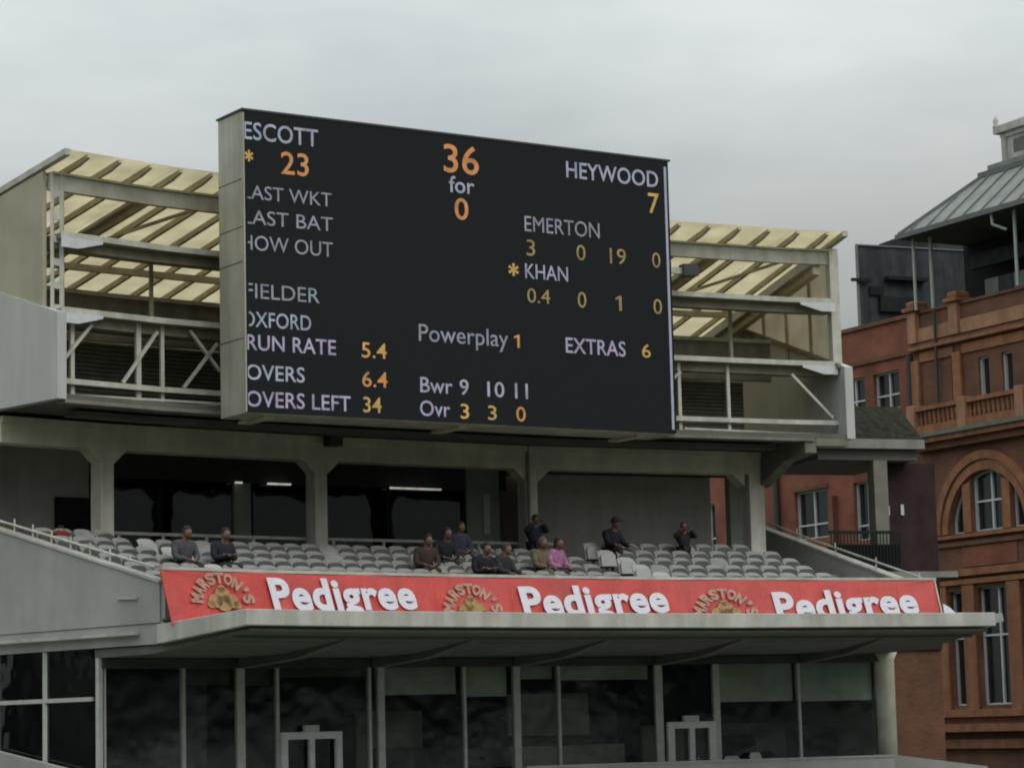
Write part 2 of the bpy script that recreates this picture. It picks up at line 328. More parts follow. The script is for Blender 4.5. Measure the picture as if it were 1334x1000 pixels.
part('ceiling','greyw',lambda m: slab(m,TL,TR-.1,.5,6.0,7.25,7.40))
# the drain pipe on the third column
part('drain_pipe','ribbed',lambda m: m.tube(S(1.978,-.07,4.1),S(1.978,-.07,7.4),.045,8))
# upper level: ribbed wall, boards, end parapets, cladding
def shutter(m):
    z=7.62
    while z<9.3:
        sweep(m,[(.0,z),(-.035,z+.02),(-.035,z+.075),(0,z+.095),(.06,z+.095),(.06,z)],TL+.02,2.98); z+=.10
part('ribbed_wall','ribbed',shutter)
part('board_wall','board',lambda m: slab(m,TL+.02,3.12,.0,.12,9.36,10.42))
part('board_cap','steeld',lambda m: slab(m,TL+.02,3.12,-.06,.16,10.42,10.52))
for t in (TL+.005,TR):
    part('end_parapet','panelw',lambda m: radial(m,t,[(-2.66,7.50),(-2.66,9.42),(-.27,10.2),(3.9,11.45),(8,11.5),(8,7.5)],.24))
for t in (TL+.005,TR-.01):
    part('end_cladding','clad' if t<0 else 'cladr',lambda m: radial(m,t,[(-2.0,9.2),(-2.0,12.70),(8,10.95),(8,9.2)],.10))  # right end: brightened copy, extra light put into colour and translucency
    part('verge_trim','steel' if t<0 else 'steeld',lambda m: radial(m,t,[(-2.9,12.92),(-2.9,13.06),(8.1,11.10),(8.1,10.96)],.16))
for r in (-.9,.5,1.9,3.3,4.7):
    def ribs(m):
        radial(m,TR-.022,[(r,9.9),(r,12.45-.177*(r+.9)),(r+.12,12.43-.177*(r+.9)),(r+.12,9.9)],.05)
    part('cladding_batten','steeld',ribs)
part('parapet_batten','board',lambda m: radial(m,TR-.03,[(-2.5,9.42),(-2.5,9.52),(3.9,11.60),(3.9,11.46)],.10))
# roof
ROOF=lambda r:13.03-.177*(r+2.9)
def sheet(t0,t1):
    def fn(m): sweep(m,[(-2.9,ROOF(-2.9)),(8.1,ROOF(8.1)),(8.1,ROOF(8.1)+.012),(-2.9,ROOF(-2.9)+.012)],t0,t1)
    return fn
for a,b in ((TL,0),(0,1),(1,2),(2,3),(3,TR)): part('roof_sheet','sheet',sheet(a+.002,b-.002))
N=7
for k in range(-3,23):
    t=k/N+.03
    if t<TL+.03 or t>TR-.02: continue
    o=part('rafter','steeld',lambda m: radial(m,t,[(-2.88,ROOF(-2.88)-.02),(8,ROOF(8)-.02),(8,ROOF(8)-.16),(-2.5,ROOF(-2.5)-.16),(-2.9,ROOF(-2.9)-.10)],.085))
for t in (-.02,.98,2.0,2.72):
    part('main_rafter','steeld',lambda m: radial(m,t,[(-2.0,ROOF(-2.0)-.30),(8,ROOF(8)-.30),(8,ROOF(8)-.56),(-2.0,ROOF(-2)-.56)],.11))
    part('rafter_flange','steel',lambda m: radial(m,t-.022,[(-2.0,ROOF(-2.0)-.31),(8,ROOF(8)-.31),(8,ROOF(8)-.39),(-2.0,ROOF(-2)-.39)],.12))
part('main_rafter','steeld',lambda m: radial(m,3.19,[(-2.0,ROOF(-2.0)-.40),(8,ROOF(8)-.40),(8,ROOF(8)-.85),(-2.0,ROOF(-2)-.85)],.22))
part('rafter_flange','sash',lambda m: radial(m,3.162,[(-2.0,ROOF(-2.0)-.38),(8,ROOF(8)-.38),(8,ROOF(8)-.62),(-2.0,ROOF(-2)-.62)],.14))
part('front_beam','steel',lambda m: sweep(m,[(-2.12,12.28),(-1.95,12.28),(-1.95,12.63),(-2.12,12.63)],TL+.02,TR-.01))
part('beam_flange','steeld',lambda m: sweep(m,[(-2.2,12.633),(-1.87,12.633),(-1.87,12.68),(-2.2,12.68)],TL+.02,TR-.01))
for zz,w in ((11.28,1.5),(9.58,1.9)):
    part('catwalk','cat',lambda m: sweep(m,[(-2.30,zz-.12),(-2.30+w,zz-.12),(-2.30+w,zz),(-2.30,zz)],TL+.04,TR-.03))
    part('catwalk_edge','steel',lambda m: sweep(m,[(-2.36,zz-.10),(-2.303,zz-.10),(-2.303,zz+.03),(-2.36,zz+.03)],TL+.04,TR-.03))
    part('catwalk_joist','cat',lambda m: sweep(m,[(-2.1,zz-.33),(-1.75,zz-.33),(-1.75,zz-.123),(-2.1,zz-.123)],TL+.03,TR-.03))
    for t0,t1 in ((TL+.035,TL+.22),(TR-.03,TR-.20)):
        part('gusset','sash',lambda m: m.add([S(t0,-2.40,zz-.10),S(t0,-2.40,zz-.33),S(t0+(t1-t0)*.4,-2.40,zz-.33),S(t1,-2.40,zz-.16),S(t1,-2.40,zz-.10)]+[S(t0,-2.37,zz-.10),S(t0,-2.37,zz-.33),S(t0+(t1-t0)*.4,-2.37,zz-.33),S(t1,-2.37,zz-.16),S(t1,-2.37,zz-.10)],[(0,1,2,3,4),(9,8,7,6,5),(0,5,6,1),(1,6,7,2),(2,7,8,3),(3,8,9,4),(4,9,5,0)]))
for r in (3.0,6.0):
    part('purlin','steeld',lambda m: slab(m,TL+.03,TR-.03,r,r+.14,ROOF(r)-.36,ROOF(r)-.20))
def ladder(m,t,dt):
    for k in (0,1): m.bar(S(t+k*dt,-2.12,9.3),S(t+k*dt,-2.12,12.66),.09 if k else .07,.12)
    z=9.6
    while z<12.6: m.bar(S(t,-2.12,z),S(t+dt,-2.12,z),.05,.16); z+=.52
part('ladder_post','steel',lambda m: ladder(m,TL+.025,.042))
part('end_post','steel',lambda m: post(m,TR-.012,-2.22,9.5,12.70,.26,.24))
for a,c in ((S(.1,1.5,ROOF(1.5)-.22),S(.33,-1.9,ROOF(-1.9)-.22)),(S(2.86,1.5,ROOF(1.5)-.22),S(3.17,-1.9,ROOF(-1.9)-.22)),(S(2.62,4.5,ROOF(4.5)-.22),S(2.8,1.5,ROOF(1.5)-.22)),(S(-.3,4.5,ROOF(4.5)-.22),S(.02,1.8,ROOF(1.8)-.22))): part('roof_brace','steeld',lambda m: m.bar(a,c,.07,.07))
for a in (.11,2.86): part('inner_post','steeld',lambda m: post(m,a,-.9,9.6,11.2,.08,.08))
# lower tube frame
RF=-2.2
def brace(a,b,w=.07): return part('brace','steel',lambda m: m.bar(S(a[0],RF,a[1]),S(b[0],RF,b[1]),w,w))
part('bottom_chord','steel',lambda m: sweep(m,[(RF-.05,7.91),(RF+.05,7.91),(RF+.05,8.03),(RF-.05,8.03)],TL+.03,TR-.02))
for t,w in ((-.388,.10),(-.088,.13),(.022,.09),(2.50,.09),(2.73,.09)):
    part('frame_post','steel',lambda m: post(m,t,RF+.06,7.62,9.46,w,.08))
for a,b in (((-.45,8.35),(-.31,9.30)),((-.17,8.05),(-.01,9.30)),((.11,8.05),(.27,9.15)),((.14,9.40),(.28,8.5)),((3.224,8.10),(3.03,9.25)),((2.5,9.2),(2.3,8.1)),((2.1,8.1),(2.3,9.2))): brace(a,b)
for a,c in ((S(-.46,-1.9,7.70),S(.32,-2.45,7.70)),(S(-.02,-.3,7.70),S(.28,-2.2,7.72)),(S(2.5,-2.3,7.70),S(3.2,-1.7,7.72)),(S(2.5,-2.3,7.68),S(2.75,-.6,7.68))): part('floor_brace','steel',lambda m: m.bar(a,c,.06,.05))
# concourse behind the columns
for a,c,r in ((TL,.30,4.0),(2.2,3.045,3.0),(3.125,3.26,3.0)): part('concourse_wall','greyw',lambda m: slab(m,a,c,r,r+.15,4.02,7.3))
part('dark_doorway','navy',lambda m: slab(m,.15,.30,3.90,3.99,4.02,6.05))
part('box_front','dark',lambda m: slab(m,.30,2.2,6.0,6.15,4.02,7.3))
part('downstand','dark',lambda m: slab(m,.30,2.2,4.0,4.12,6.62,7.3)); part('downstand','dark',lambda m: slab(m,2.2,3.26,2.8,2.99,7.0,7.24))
for a,c in ((.32,.62),(.63,.95),(1.05,1.35),(1.36,1.66),(1.67,2.0)): part('box_glass','dglass',lambda m: slab(m,a,c,4.03,4.06,4.05,6.6))
for t,w in ((.31,.1),(.625,.05),(1.0,.5),(1.355,.05),(1.665,.05),(2.01,.08)): part('box_mullion','pilast' if w>.2 else 'navy',lambda m: post(m,t,3.98,4.03,6.62,w,.12))
part('pilaster','pilast',lambda m: slab(m,2.02,2.16,3.9,4.2,4.02,7.28))
part('white_strip','sash',lambda m: slab(m,2.088,2.115,3.85,3.89,5.4,6.5))
part('inner_column','pilast',lambda m: post(m,3.13,2.6,4.02,7.2,.32,.3))
part('sliding_rail','steel',lambda m: (sweep(m,[(.50,4.86),(.55,4.86),(.55,4.93),(.50,4.93)],.03,2.15),[post(m,t,.5,4.0,4.9,.07,.05) for t in (.1,.3,.5,.72,1.1,1.33,1.55,1.78,2.0)]))
# people-height clutter inside the boxes: bar back, posters, bottles shelf
def clutter(m):
    rnd=random.Random(3)
    for k in range(16):
        t=.36+k*.104+rnd.uniform(-.02,.02); h=rnd.uniform(.5,1.5); slab(m,t,t+rnd.uniform(.03,.08),5.0,5.3,4.03,4.03+h)
part('bar_furniture','navy',clutter)
part('bar_bottles','sash',lambda m: [m.lathe(S(t,4.8,4.9),[(.0,0),(.05,0),(.05,.2),(.02,.26),(.02,.34),(0,.34)],8) for t in (1.30,1.36,1.52,1.72)])
for t0,t1,z in ((1.655,1.893,6.55),(1.10,1.20,6.55),(.955,.985,6.55)):
    l=MB(); slab(l,t0,t1,3.80,3.88,z+.03,z+.075); 
    lt=l.build('strip_light','lamp'); tag(lt,{1.655:'long lit strip light under the concourse ceiling in the middle bay',1.10:'short strip light just left of the second column',.955:'small bright lamp in the dark bay left of the second column'}[t0],'strip light','strip lights in the dark concourse')
# ------------------------------------------------------------------ canopy over the glazed boxes
CF,CBk=-9.3,-6.35
def canopy(m):
    sweep(m,[(CF,2.24),(CF,2.56),(CBk,2.38),(CBk,1.985)],TL-.035,TR+.015)
part('canopy','fascia',canopy,.01)
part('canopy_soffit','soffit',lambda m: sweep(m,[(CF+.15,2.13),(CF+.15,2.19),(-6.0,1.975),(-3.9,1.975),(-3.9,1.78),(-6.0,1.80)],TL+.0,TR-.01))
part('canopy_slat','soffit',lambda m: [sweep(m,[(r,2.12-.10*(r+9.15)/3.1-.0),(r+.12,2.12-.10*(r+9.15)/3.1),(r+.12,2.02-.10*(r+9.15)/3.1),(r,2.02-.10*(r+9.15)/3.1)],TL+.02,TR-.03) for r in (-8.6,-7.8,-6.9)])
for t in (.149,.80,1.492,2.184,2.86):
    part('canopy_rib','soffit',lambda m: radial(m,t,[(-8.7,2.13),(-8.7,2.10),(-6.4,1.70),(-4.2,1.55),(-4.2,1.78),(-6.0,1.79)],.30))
part('gutter_outlet','white',lambda m: m.bar(S(TR+.02,-9.1,2.40),S(TR+.075,-9.05,2.46),.10,.2))
part('flood_bracket','cap',lambda m: [m.ball(S(TL+.0+k*.03,-6.5,2.47),(.13,.1,.07)) for k in (0,1)])
part('wall_vent','fascia',lambda m: radial(m,TL-.025,[(-5.6,2.94),(-5.6,2.99),(-4.9,3.03),(-4.9,2.98)],.04))
# ------------------------------------------------------------------ glazed boxes below
GR=-4.0
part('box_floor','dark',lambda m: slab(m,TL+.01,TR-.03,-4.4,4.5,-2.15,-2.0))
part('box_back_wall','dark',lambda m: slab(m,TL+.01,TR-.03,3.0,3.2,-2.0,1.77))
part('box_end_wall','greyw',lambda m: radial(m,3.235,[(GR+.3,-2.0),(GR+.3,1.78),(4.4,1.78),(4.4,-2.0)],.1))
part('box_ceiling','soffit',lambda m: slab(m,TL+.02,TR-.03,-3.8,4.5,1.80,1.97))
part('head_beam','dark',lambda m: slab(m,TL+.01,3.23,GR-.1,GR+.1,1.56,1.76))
MULL=[(-.116,.07),(.149,.20),(.323,.07),(.775,.07),(.832,.18),(1.239,.07),(1.492,.18),(1.701,.07),(2.184,.20),(2.448,.18),(2.838,.07)]
for t,w in MULL: part('mullion','mull',lambda m: post(m,t,GR-.06,-2.0,1.56,w,.12))
T=[TL+.02]+[t for t,_ in MULL]+[3.22]
for a,b in zip(T,T[1:]):
    part('glass_pane','glass',lambda m: sweep(m,[(GR+.0,-2.0),(GR+.012,-2.0),(GR+.012,1.56),(GR+.0,1.56)],a+.006,b-.006))
part('corner_post','mull',lambda m: post(m,TL+.006,GR-.06,-2.0,1.78,.10,.12)); part('corner_post','mull',lambda m: post(m,TL+.030,GR-.02,-2.0,1.78,.05,.12))
part('end_column','column',lambda m: m.lathe(S(3.262,GR+.05,0),[(.0,-2),(.27,-2),(.27,1.6),(.36,1.8),(0,1.8)],18))
# left return glazing
def lret(m):
    for r in (-2.05,-.2,1.7): m.bar(S(TL,r,-2.0),S(TL,r,1.98),.10,.10)
    m.bar(S(TL,GR+.2,.92),S(TL,4,.92),.10,.09)
part('side_mullion','mull',lret)
part('side_glass','glass',lambda m: radial(m,TL+.003,[(GR,-2.0),(GR,1.98),(4,1.98),(4,-2.0)],.012))
part('side_sill_wall','white',lambda m: radial(m,TL-.03,[(4,-.02),(-.29,-.10),(-3.22,-.55),(-9,-1.6),(-9,-4.5),(4,-4.5)],.18))
# roller blinds
for t0,t1,z in ((.86,1.225,.93),(1.25,1.47,.86),(1.515,1.695,1.26),(1.71,2.16,1.22),(2.47,2.83,.62),(2.845,3.215,.60),(-.10,.13,1.2),(.165,.32,1.18),(.34,.76,1.36)):
    part('roller_blind','blind' if t0>.8 else 'soffit',lambda m: slab(m,t0,t1,GR+.22,GR+.235,z,1.74))
# doors
for t0,t1,z in ((.327,.621,.12),(2.21,2.43,.15)):
    dr=part('glass_door','sash',lambda m: (slab(m,t0,t1,GR-.16,GR-.07,z-.16,z), [slab(m,a,a+w,GR-.16,GR-.07,-2.0,z-.16) for a,w in ((t0,.03),(t1-.03,.03),((t0+t1)/2-.012,.024))]))
    part('handle','steel',lambda m: m.tube(S((t0+t1)/2+.02,GR-.2,-1.1),S((t0+t1)/2+.02,GR-.2,-.7),.02,6),parent=dr)
    part('door_closer','mull',lambda m: slab(m,(t0+t1)/2-.04,(t0+t1)/2+.03,GR-.2,GR-.10,z+.002,z+.15),parent=dr)
part('balcony_wall','white',lambda m: (slab(m,1.45,3.22,-4.75,-4.6,-2.2,-.86),slab(m,1.45,3.22,-4.78,-4.57,-.86,-.80)))
part('stub_wall','white',lambda m: m.prism([S(3.22,-4.7,-.80),S(3.6,-5.6,-1.15),S(3.6,-5.6,-2.2),S(3.22,-4.7,-2.2)],(0,.12,0)))
# furniture seen through the glass
part('box_furniture','navy',lambda m: [slab(m,a,a+w,-2.6,-2.0,-2.0,z) for a,w,z in ((-.35,.2,-.4),(.0,.1,.1),(.5,.15,-.2),(1.0,.2,-.3),(1.3,.1,.2),(1.8,.28,-.25),(2.6,.16,-.2),(2.95,.2,-.05))])
part('box_screen','greyw',lambda m: slab(m,1.76,2.14,-1.0,-.9,-.1,.95))
part('table_front','board',lambda m: slab(m,1.55,2.1,-3.2,-3.1,-2.0,-.35))
part('inner_wall','greyw',lambda m: (slab(m,.0,.12,1.5,1.6,-2,1.3),slab(m,1.2,1.5,.6,.7,-2,.6),slab(m,2.5,3.2,.5,.6,-2,.1)))
# body below and behind, out of the frame
part('base_wall','white',lambda m: slab(m,TL-.01,TR,-4.3,6,-6,-2.16))
part('lower_tier','tread',lambda m: sweep(m,[(-4.35,-2.2),(-4.9,-2.2),(-15.5,-5.2),(-15.5,-6),(-4.35,-6)],TL-.6,TR+.5))
part('rear_wall','greyw',lambda m: slab(m,TL,TR-.3,8.1,8.3,-6,11.0))
# folding chairs on the balcony
def make_chair(name,loc,rz,label):
    c=thing(name,label,'chair',loc,rz,'white chairs on the balcony',world=False)
    b=MB(); b.box(-.21,.21,-.2,.2,.43,.46); b.build('seat','seatw',c,.01)
    b=MB(); b.prism([(-.2,.2,.5),(.2,.2,.5),(.21,.24,.82),(.15,.25,.9),(-.15,.25,.9),(-.21,.24,.82)],(0,.03,0)); b.build('backrest','seatw',c)
    for x in (-.19,.19):
        for y in (-.18,.18): b=MB(); b.tube((x,y,0),(x,y,.43),.015,6); b.build('leg','mull',c)
    return c
make_chair('balcony_chair',S(2.62,-4.40,-1.55),heading(2.6)+.3,'white chair on the balcony right of the right-hand glass door')
make_chair('balcony_chair',S(2.49,-4.40,-1.62),heading(2.5)-.2,'white chair nearest the right-hand glass door, half hidden by the balcony wall')
# ------------------------------------------------------------------ seats
def seat_back_mesh():
    b=MB(); nx,nz=7,6; W=.248
    def row(off):
        vs=[]
        for j in range(nz):
            v=j/(nz-1); z=.40+.44*v; yb=.02+.10*v+(.085 if j==nz-1 else 0); 
            for i in range(nx):
                u=i/(nx-1)*2-1; w=W*(1 if v<.8 else 1-.10*(v-.8)/.2); zz=z-(.045*abs(u)**3 if v>.75 else 0)
                vs.append((u*w, yb-.05*u*u*(1-.3*v)+off, zz))
        return vs
    f=row(0); k=row(.035); n=nx*nz; fs=[]
    for j in range(nz-1):
        for i in range(nx-1):
            a=j*nx+i; fs.append((a,a+1,a+nx+1,a+nx)); fs.append((n+a,n+a+nx,n+a+nx+1,n+a+1))
    for i in range(nx-1): fs += [(i+1,i,n+i,n+i+1),((nz-1)*nx+i,(nz-1)*nx+i+1,n+(nz-1)*nx+i+1,n+(nz-1)*nx+i)]
    for j in range(nz-1): fs += [(j*nx,(j+1)*nx,n+(j+1)*nx,n+j*nx),((j+1)*nx+nx-1,j*nx+nx-1,n+j*nx+nx-1,n+(j+1)*nx+nx-1)]
    return b.add(f+k,fs)
def pan_up(): 
    b=MB(); P=[(-.205,.40),(-.21,.655),(-.185,.712),(-.11,.735),(0,.74),(.11,.735),(.185,.712),(.21,.655),(.205,.40)]
    b.prism([(x,-.075+.10*(z-.40)/.34*.55,z) for x,z in P],(0,.05,0)); return b
def pan_down():
    b=MB(); P=[(-.20,.0),(-.205,-.30),(-.15,-.40),(.15,-.40),(.205,-.30),(.20,.0)]
    b.prism([(x,y,.42) for x,y in P],(0,0,.045)); return b
def stand_bar():
    b=MB(); b.box(-.03,.03,.0,.06,.0,.42); b.box(-.2,.2,.01,.05,.36,.41); return b
def seat_proto(white,down):
    t=thing('stadium_seat','x','seat',world=False)
    o=seat_back_mesh().build('backrest','seatw' if white else 'seat',t)
    for p in o.data.polygons: p.use_smooth=False
    (pan_down() if down else pan_up()).build('seat_pan','seatw' if white else 'pan',t,.012)
    stand_bar().build('pedestal','pan',t); return t
protos={}
def seat(i,t,label,white=False,down=False,group=None):
    k=(white,down); loc=S(t,ROWR(i),ROWZ(i)); rz=heading(t)
    if k not in protos: protos[k]=seat_proto(white,down); r=protos[k]
    else:
        r=protos[k].copy(); COL.objects.link(r)
        for ch in list(protos[k].children):
            c=ch.copy(); COL.objects.link(c); c.parent=r
    r.location=loc; r.rotation_euler=(random.uniform(-.015,.015),random.uniform(-.008,.008),rz+random.uniform(-.02,.02)); tag(r,label,'seat',group or 'grey tip-up seats in the upper tier')
# who sits where: (row, t)
SIT=dict(grey=(3,-.13),navyl=(3,.05),brown=(3,1.055),dark2=(2,1.235),blue=(1,1.395),black=(4,1.225),mixed=(4,1.315),navyr=(0,1.83),khaki=(3,1.60),pink=(3,1.675),big=(0,2.20),backr=(0,2.53))
ORD=['first','second','third','fourth','fifth','sixth','seventh','eighth','ninth','tenth','eleventh','twelfth','thirteenth','fourteenth','fifteenth','sixteenth','seventeenth','eighteenth','nineteenth','twentieth','twenty-first','twenty-second','twenty-third','twenty-fourth','twenty-fifth','twenty-sixth','twenty-seventh']
ROWN=['back row','second row from back','third row from back','third row from front','second row from front','front row by the banner']
DS=.0855
for i in range(6):
    blocks=(('left block',-.44,-.185),('middle block',-.07,2.0),('right block',2.128,2.95 if i else 2.86))
    for bn,a,b in blocks:
        if i==0 and bn[0]=='m': continue
        n=int(round((b-a)/DS)); n=max(n,1)
        for k in range(n+1 if bn[0]=='l' else n):
            t=a+k*DS + (.0 if i%2 else .012)
            occ=any(r==i and abs(t-tt)<DS*.5 for r,tt in SIT.values())
            w=(k==0 and bn[0]!='l' and i<5)
            lab=ORD[k]+' grey seat from left in '+ROWN[i]+', '+bn
            if w: lab='white upright aisle seat at left end of '+ROWN[i]+', '+bn
            if occ: lab='occupied grey seat, '+ORD[k]+' from left in '+ROWN[i]+', '+bn
            seat(i,t,lab,w,occ or (random.random()<.05 and not w),'white aisle seats' if w else None)
# ------------------------------------------------------------------ SCOREBOARD
so=Vector((-5.972,58.011,13.229)); sa=rad(33.2); sx=Vector((math.cos(sa),math.sin(sa),0)); sb=Vector((-math.sin(sa),math.cos(sa),0))
sbd=thing('scoreboard','large black electronic cricket scoreboard with lit white and orange figures','scoreboard',so,sa,world=False)
WS,HS,DSB=12.05,6.985,1.25
def bpart(name,m,fn,parent=sbd,bevel=0):
    b=MB(); fn(b); return b.build(name,m,parent,bevel)
bpart('casing','casing',lambda b:b.box(0,WS,.06,DSB,0,HS-.05),bevel=.012)
bpart('casing_seam','cap',lambda b:[b.box(-.006,.0,.08,DSB-.02,z,z+.018) for z in (1.7,3.45,4.25,5.35)])
bpart('cap','cap',lambda b:b.box(-.03,WS+.02,-.015,DSB+.04,HS-.046,HS))
scr=bpart('screen','screen',lambda b:b.box(.03,WS-.05,.0,.058,.03,HS-.05))
bpart('edge_strip','trim',lambda b:b.box(WS-.19,WS-.12,-.012,.0,.12,HS-.2),parent=scr)
bpart('side_flange','casing',lambda b:b.box(-.004,.028,-.012,.058,.03,HS-.1))
for x in (1.0,4.3,7.6,10.9):
    for z in (2.3,4.1): bpart('mounting_arm','steel',lambda b:b.box(x,x+.12,DSB,DSB+1.1,z,z+.14))
for x in (.6,5.8,11): bpart('hanger_plate','steeld',lambda b:b.box(x,x+.3,.3,DSB+.3,-.06,0))
TXT=[('ESCOTT', 0.011, 1.942, 6.275, 0.405, 'w', 1), ('*', 0.032, 0.256, 5.753, 0.267, 'y', 1), ('23', 0.964, 1.683, 5.556, 0.521, 'o', 1), ('LAST WKT', -0.016, 2.276, 4.896, 0.319, 'g', 0), ('LAST BAT', -0.023, 2.296, 4.316, 0.327, 'g', 0), ('HOW OUT', -0.07, 2.286, 3.717, 0.342, 'g', 0), ('FIELDER', 0.004, 1.918, 2.616, 0.337, 'g', 0), ('OXFORD', -0.072, 1.688, 1.965, 0.346, 'w', 0.5), ('RUN RATE', 0.032, 2.327, 1.436, 0.348, 'p', 0.7), ('OVERS', 0.015, 1.501, 0.761, 0.343, 'w', 0.7), ('OVERS LEFT', 0.012, 2.689, 0.154, 0.353, 'p', 0.7), ('5.4', 3.004, 3.675, 1.43, 0.357, 'y', 0.7), ('6.4', 3.007, 3.681, 0.752, 0.358, 'o', 0.7), ('34', 3.019, 3.51, 0.158, 0.355, 'y', 0.7), ('36', 5.343, 6.333, 6.034, 0.683, 'o', 1), ('for', 5.481, 6.193, 5.551, 0.393, 'w', 0.8), ('0', 5.622, 6.009, 4.908, 0.519, 'o', 1), ('HEYWOOD', 8.878, 11.671, 6.234, 0.405, 'w', 0.8), ('7', 11.34, 11.683, 5.56, 0.511, 'y', 0.6), ('EMERTON', 7.611, 9.825, 4.782, 0.378, 'g', 0.2), ('3', 7.651, 7.896, 4.186, 0.392, 'd', 0), ('0', 9.115, 9.383, 4.188, 0.383, 'd', 0), ('19', 10.115, 10.602, 4.182, 0.387, 'd', 0), ('0', 11.407, 11.661, 4.181, 0.383, 'd', 0), ('*', 7.104, 7.413, 3.651, 0.306, 'y', 1), ('KHAN', 7.592, 8.844, 3.626, 0.359, 'w', 0.3), ('0.4', 7.636, 8.299, 3.035, 0.35, 'd', 0), ('0', 9.114, 9.367, 3.011, 0.393, 'd', 0), ('1', 10.246, 10.432, 3.01, 0.375, 'd', 0), ('0', 11.403, 11.664, 3.008, 0.379, 'd', 0), ('Powerplay', 4.554, 7.054, 1.909, 0.403, 'g', 0.2), ('1', 7.222, 7.383, 1.901, 0.321, 'o', 0.5), ('EXTRAS', 8.719, 10.507, 1.876, 0.373, 'p', 0.8), ('6', 11.004, 11.268, 1.89, 0.335, 'y', 0.6), ('Bwr', 4.566, 5.453, 0.698, 0.357, 'w', 0.6), ('9', 5.653, 5.903, 0.694, 0.365, 'w', 0.6), ('10', 6.428, 6.908, 0.687, 0.36, 'w', 0.6), ('11', 7.212, 7.58, 0.682, 0.366, 'w', 0.6), ('Ovr', 4.545, 5.377, 0.145, 0.362, 'p', 0.6), ('3', 5.663, 5.899, 0.128, 0.349, 'y', 0.5), ('3', 6.432, 6.675, 0.129, 0.342, 'y', 0.5), ('0', 7.231, 7.501, 0.133, 0.35, 'o', 0.5)]
_fc=bpy.data.curves.new('lettering','FONT')
def glyphs(s,bold):
    """outline text as flat triangles: list of points and faces in font units"""
    c=bpy.data.curves.new('lettering_curve','FONT'); c.body=s; c.size=1; c.dimensions='2D'; c.fill_mode='BOTH'; c.offset=.028*bold; c.resolution_u=4; c.space_character=1.0+.05*bold
    o=bpy.data.objects.new('lettering_curve',c); COL.objects.link(o); dg=bpy.context.evaluated_depsgraph_get(); me=bpy.data.meshes.new_from_object(o.evaluated_get(dg))
    bm=bmesh.new(); bm.from_mesh(me); bmesh.ops.triangulate(bm,faces=bm.faces); bm.to_mesh(me); bm.free()
    vs=[Vector((v.co.x,v.co.y)) for v in me.vertices]; fs=[tuple(p.vertices) for p in me.polygons]
    bpy.data.objects.remove(o); bpy.data.curves.remove(c); bpy.data.meshes.remove(me); return vs,fs
def star(n=6):
    vs=[];fs=[]
    for k in range(n):
        a=PI/2+2*PI*k/n; d=Vector((math.cos(a),math.sin(a))); q=Vector((-d.y,d.x))*.09; b=len(vs); vs+=[-q,q,d*.5+q*1.3,d*.5-q*1.3]; fs.append((b,b+1,b+2,b+3))
    return vs,fs
def one(): return [Vector(p) for p in ((.20,0),(.36,0),(.36,1),(.24,1),(0,.84),(0,.70),(.20,.80))],[(0,1,2,3,6),(3,4,5,6)]
for s,u0,u1,v0,h,c,bold in TXT:
    vs,fs=star() if s=='*' else one() if s=='1' else glyphs(s,0 if s=='EMERTON' else min(bold,.75)*.45)
    x0=min(v.x for v in vs); x1=max(v.x for v in vs); y0=min(v.y for v in vs) if s=='*' else 0; y1=max(v.y for v in vs)
    pts=[(u0+(v.x-x0)/(x1-x0)*(u1-u0), -.010, v0+(v.y-y0)/(y1-y0)*h) for v in vs]
    me=bpy.data.meshes.new('lettering'); me.from_pydata(pts,[],fs); bm=bmesh.new(); bm.from_mesh(me)
    if u0<.1 and s not in '*':      # the left column of the display is dead: it cuts through the first letters
        cut={'ESCOTT':.04,'OVERS':.055,'OVERS LEFT':.055,'RUN RATE':.05}.get(s,.095)
        bmesh.ops.bisect_plane(bm,geom=bm.verts[:]+bm.edges[:]+bm.faces[:],plane_co=(cut,0,0),plane_no=(1,0,0),clear_inner=True)
    for f in bm.faces:
        if f.normal.y>0: f.normal_flip()
    bm.to_mesh(me); bm.free(); me.materials.append(M[c]); o=bpy.data.objects.new('lettering',me); COL.objects.link(o); o.parent=scr
# small fittings
cc=thing('camera_housing','small black camera box fixed at the right edge of the scoreboard','camera',S(2.455,-2.9,11.55),heading(2.45))
b=MB(); a=S(2.495,-3.05,11.60); b.hexa([a+Vector(p)*1.12 for p in ((-.20,-.15,0),(.16,.02,0),(.06,.30,0),(-.30,.12,0),(-.20,-.15,.26),(.16,.02,.26),(.06,.30,.26),(-.30,.12,.26))]); b.build('body','cap',cc)
b=MB(); b.bar(S(2.40,-2.95,11.72),S(2.462,-2.95,11.72),.12,.16); b.build('bracket','steel',cc)
sp=thing('loudspeaker','small black loudspeaker hung under the upper deck above the second column','loudspeaker',S(1.03,-.4,7.1),heading(1.05))
b=MB(); slab(b,.985,1.045,-.62,-.25,7.12,7.40); b.build('cabinet','cap',sp,.02)
b=MB(); b.tube(S(1.0,-.4,7.40),S(1.0,-.4,7.52),.03,6); b.build('hanger','cap',sp)
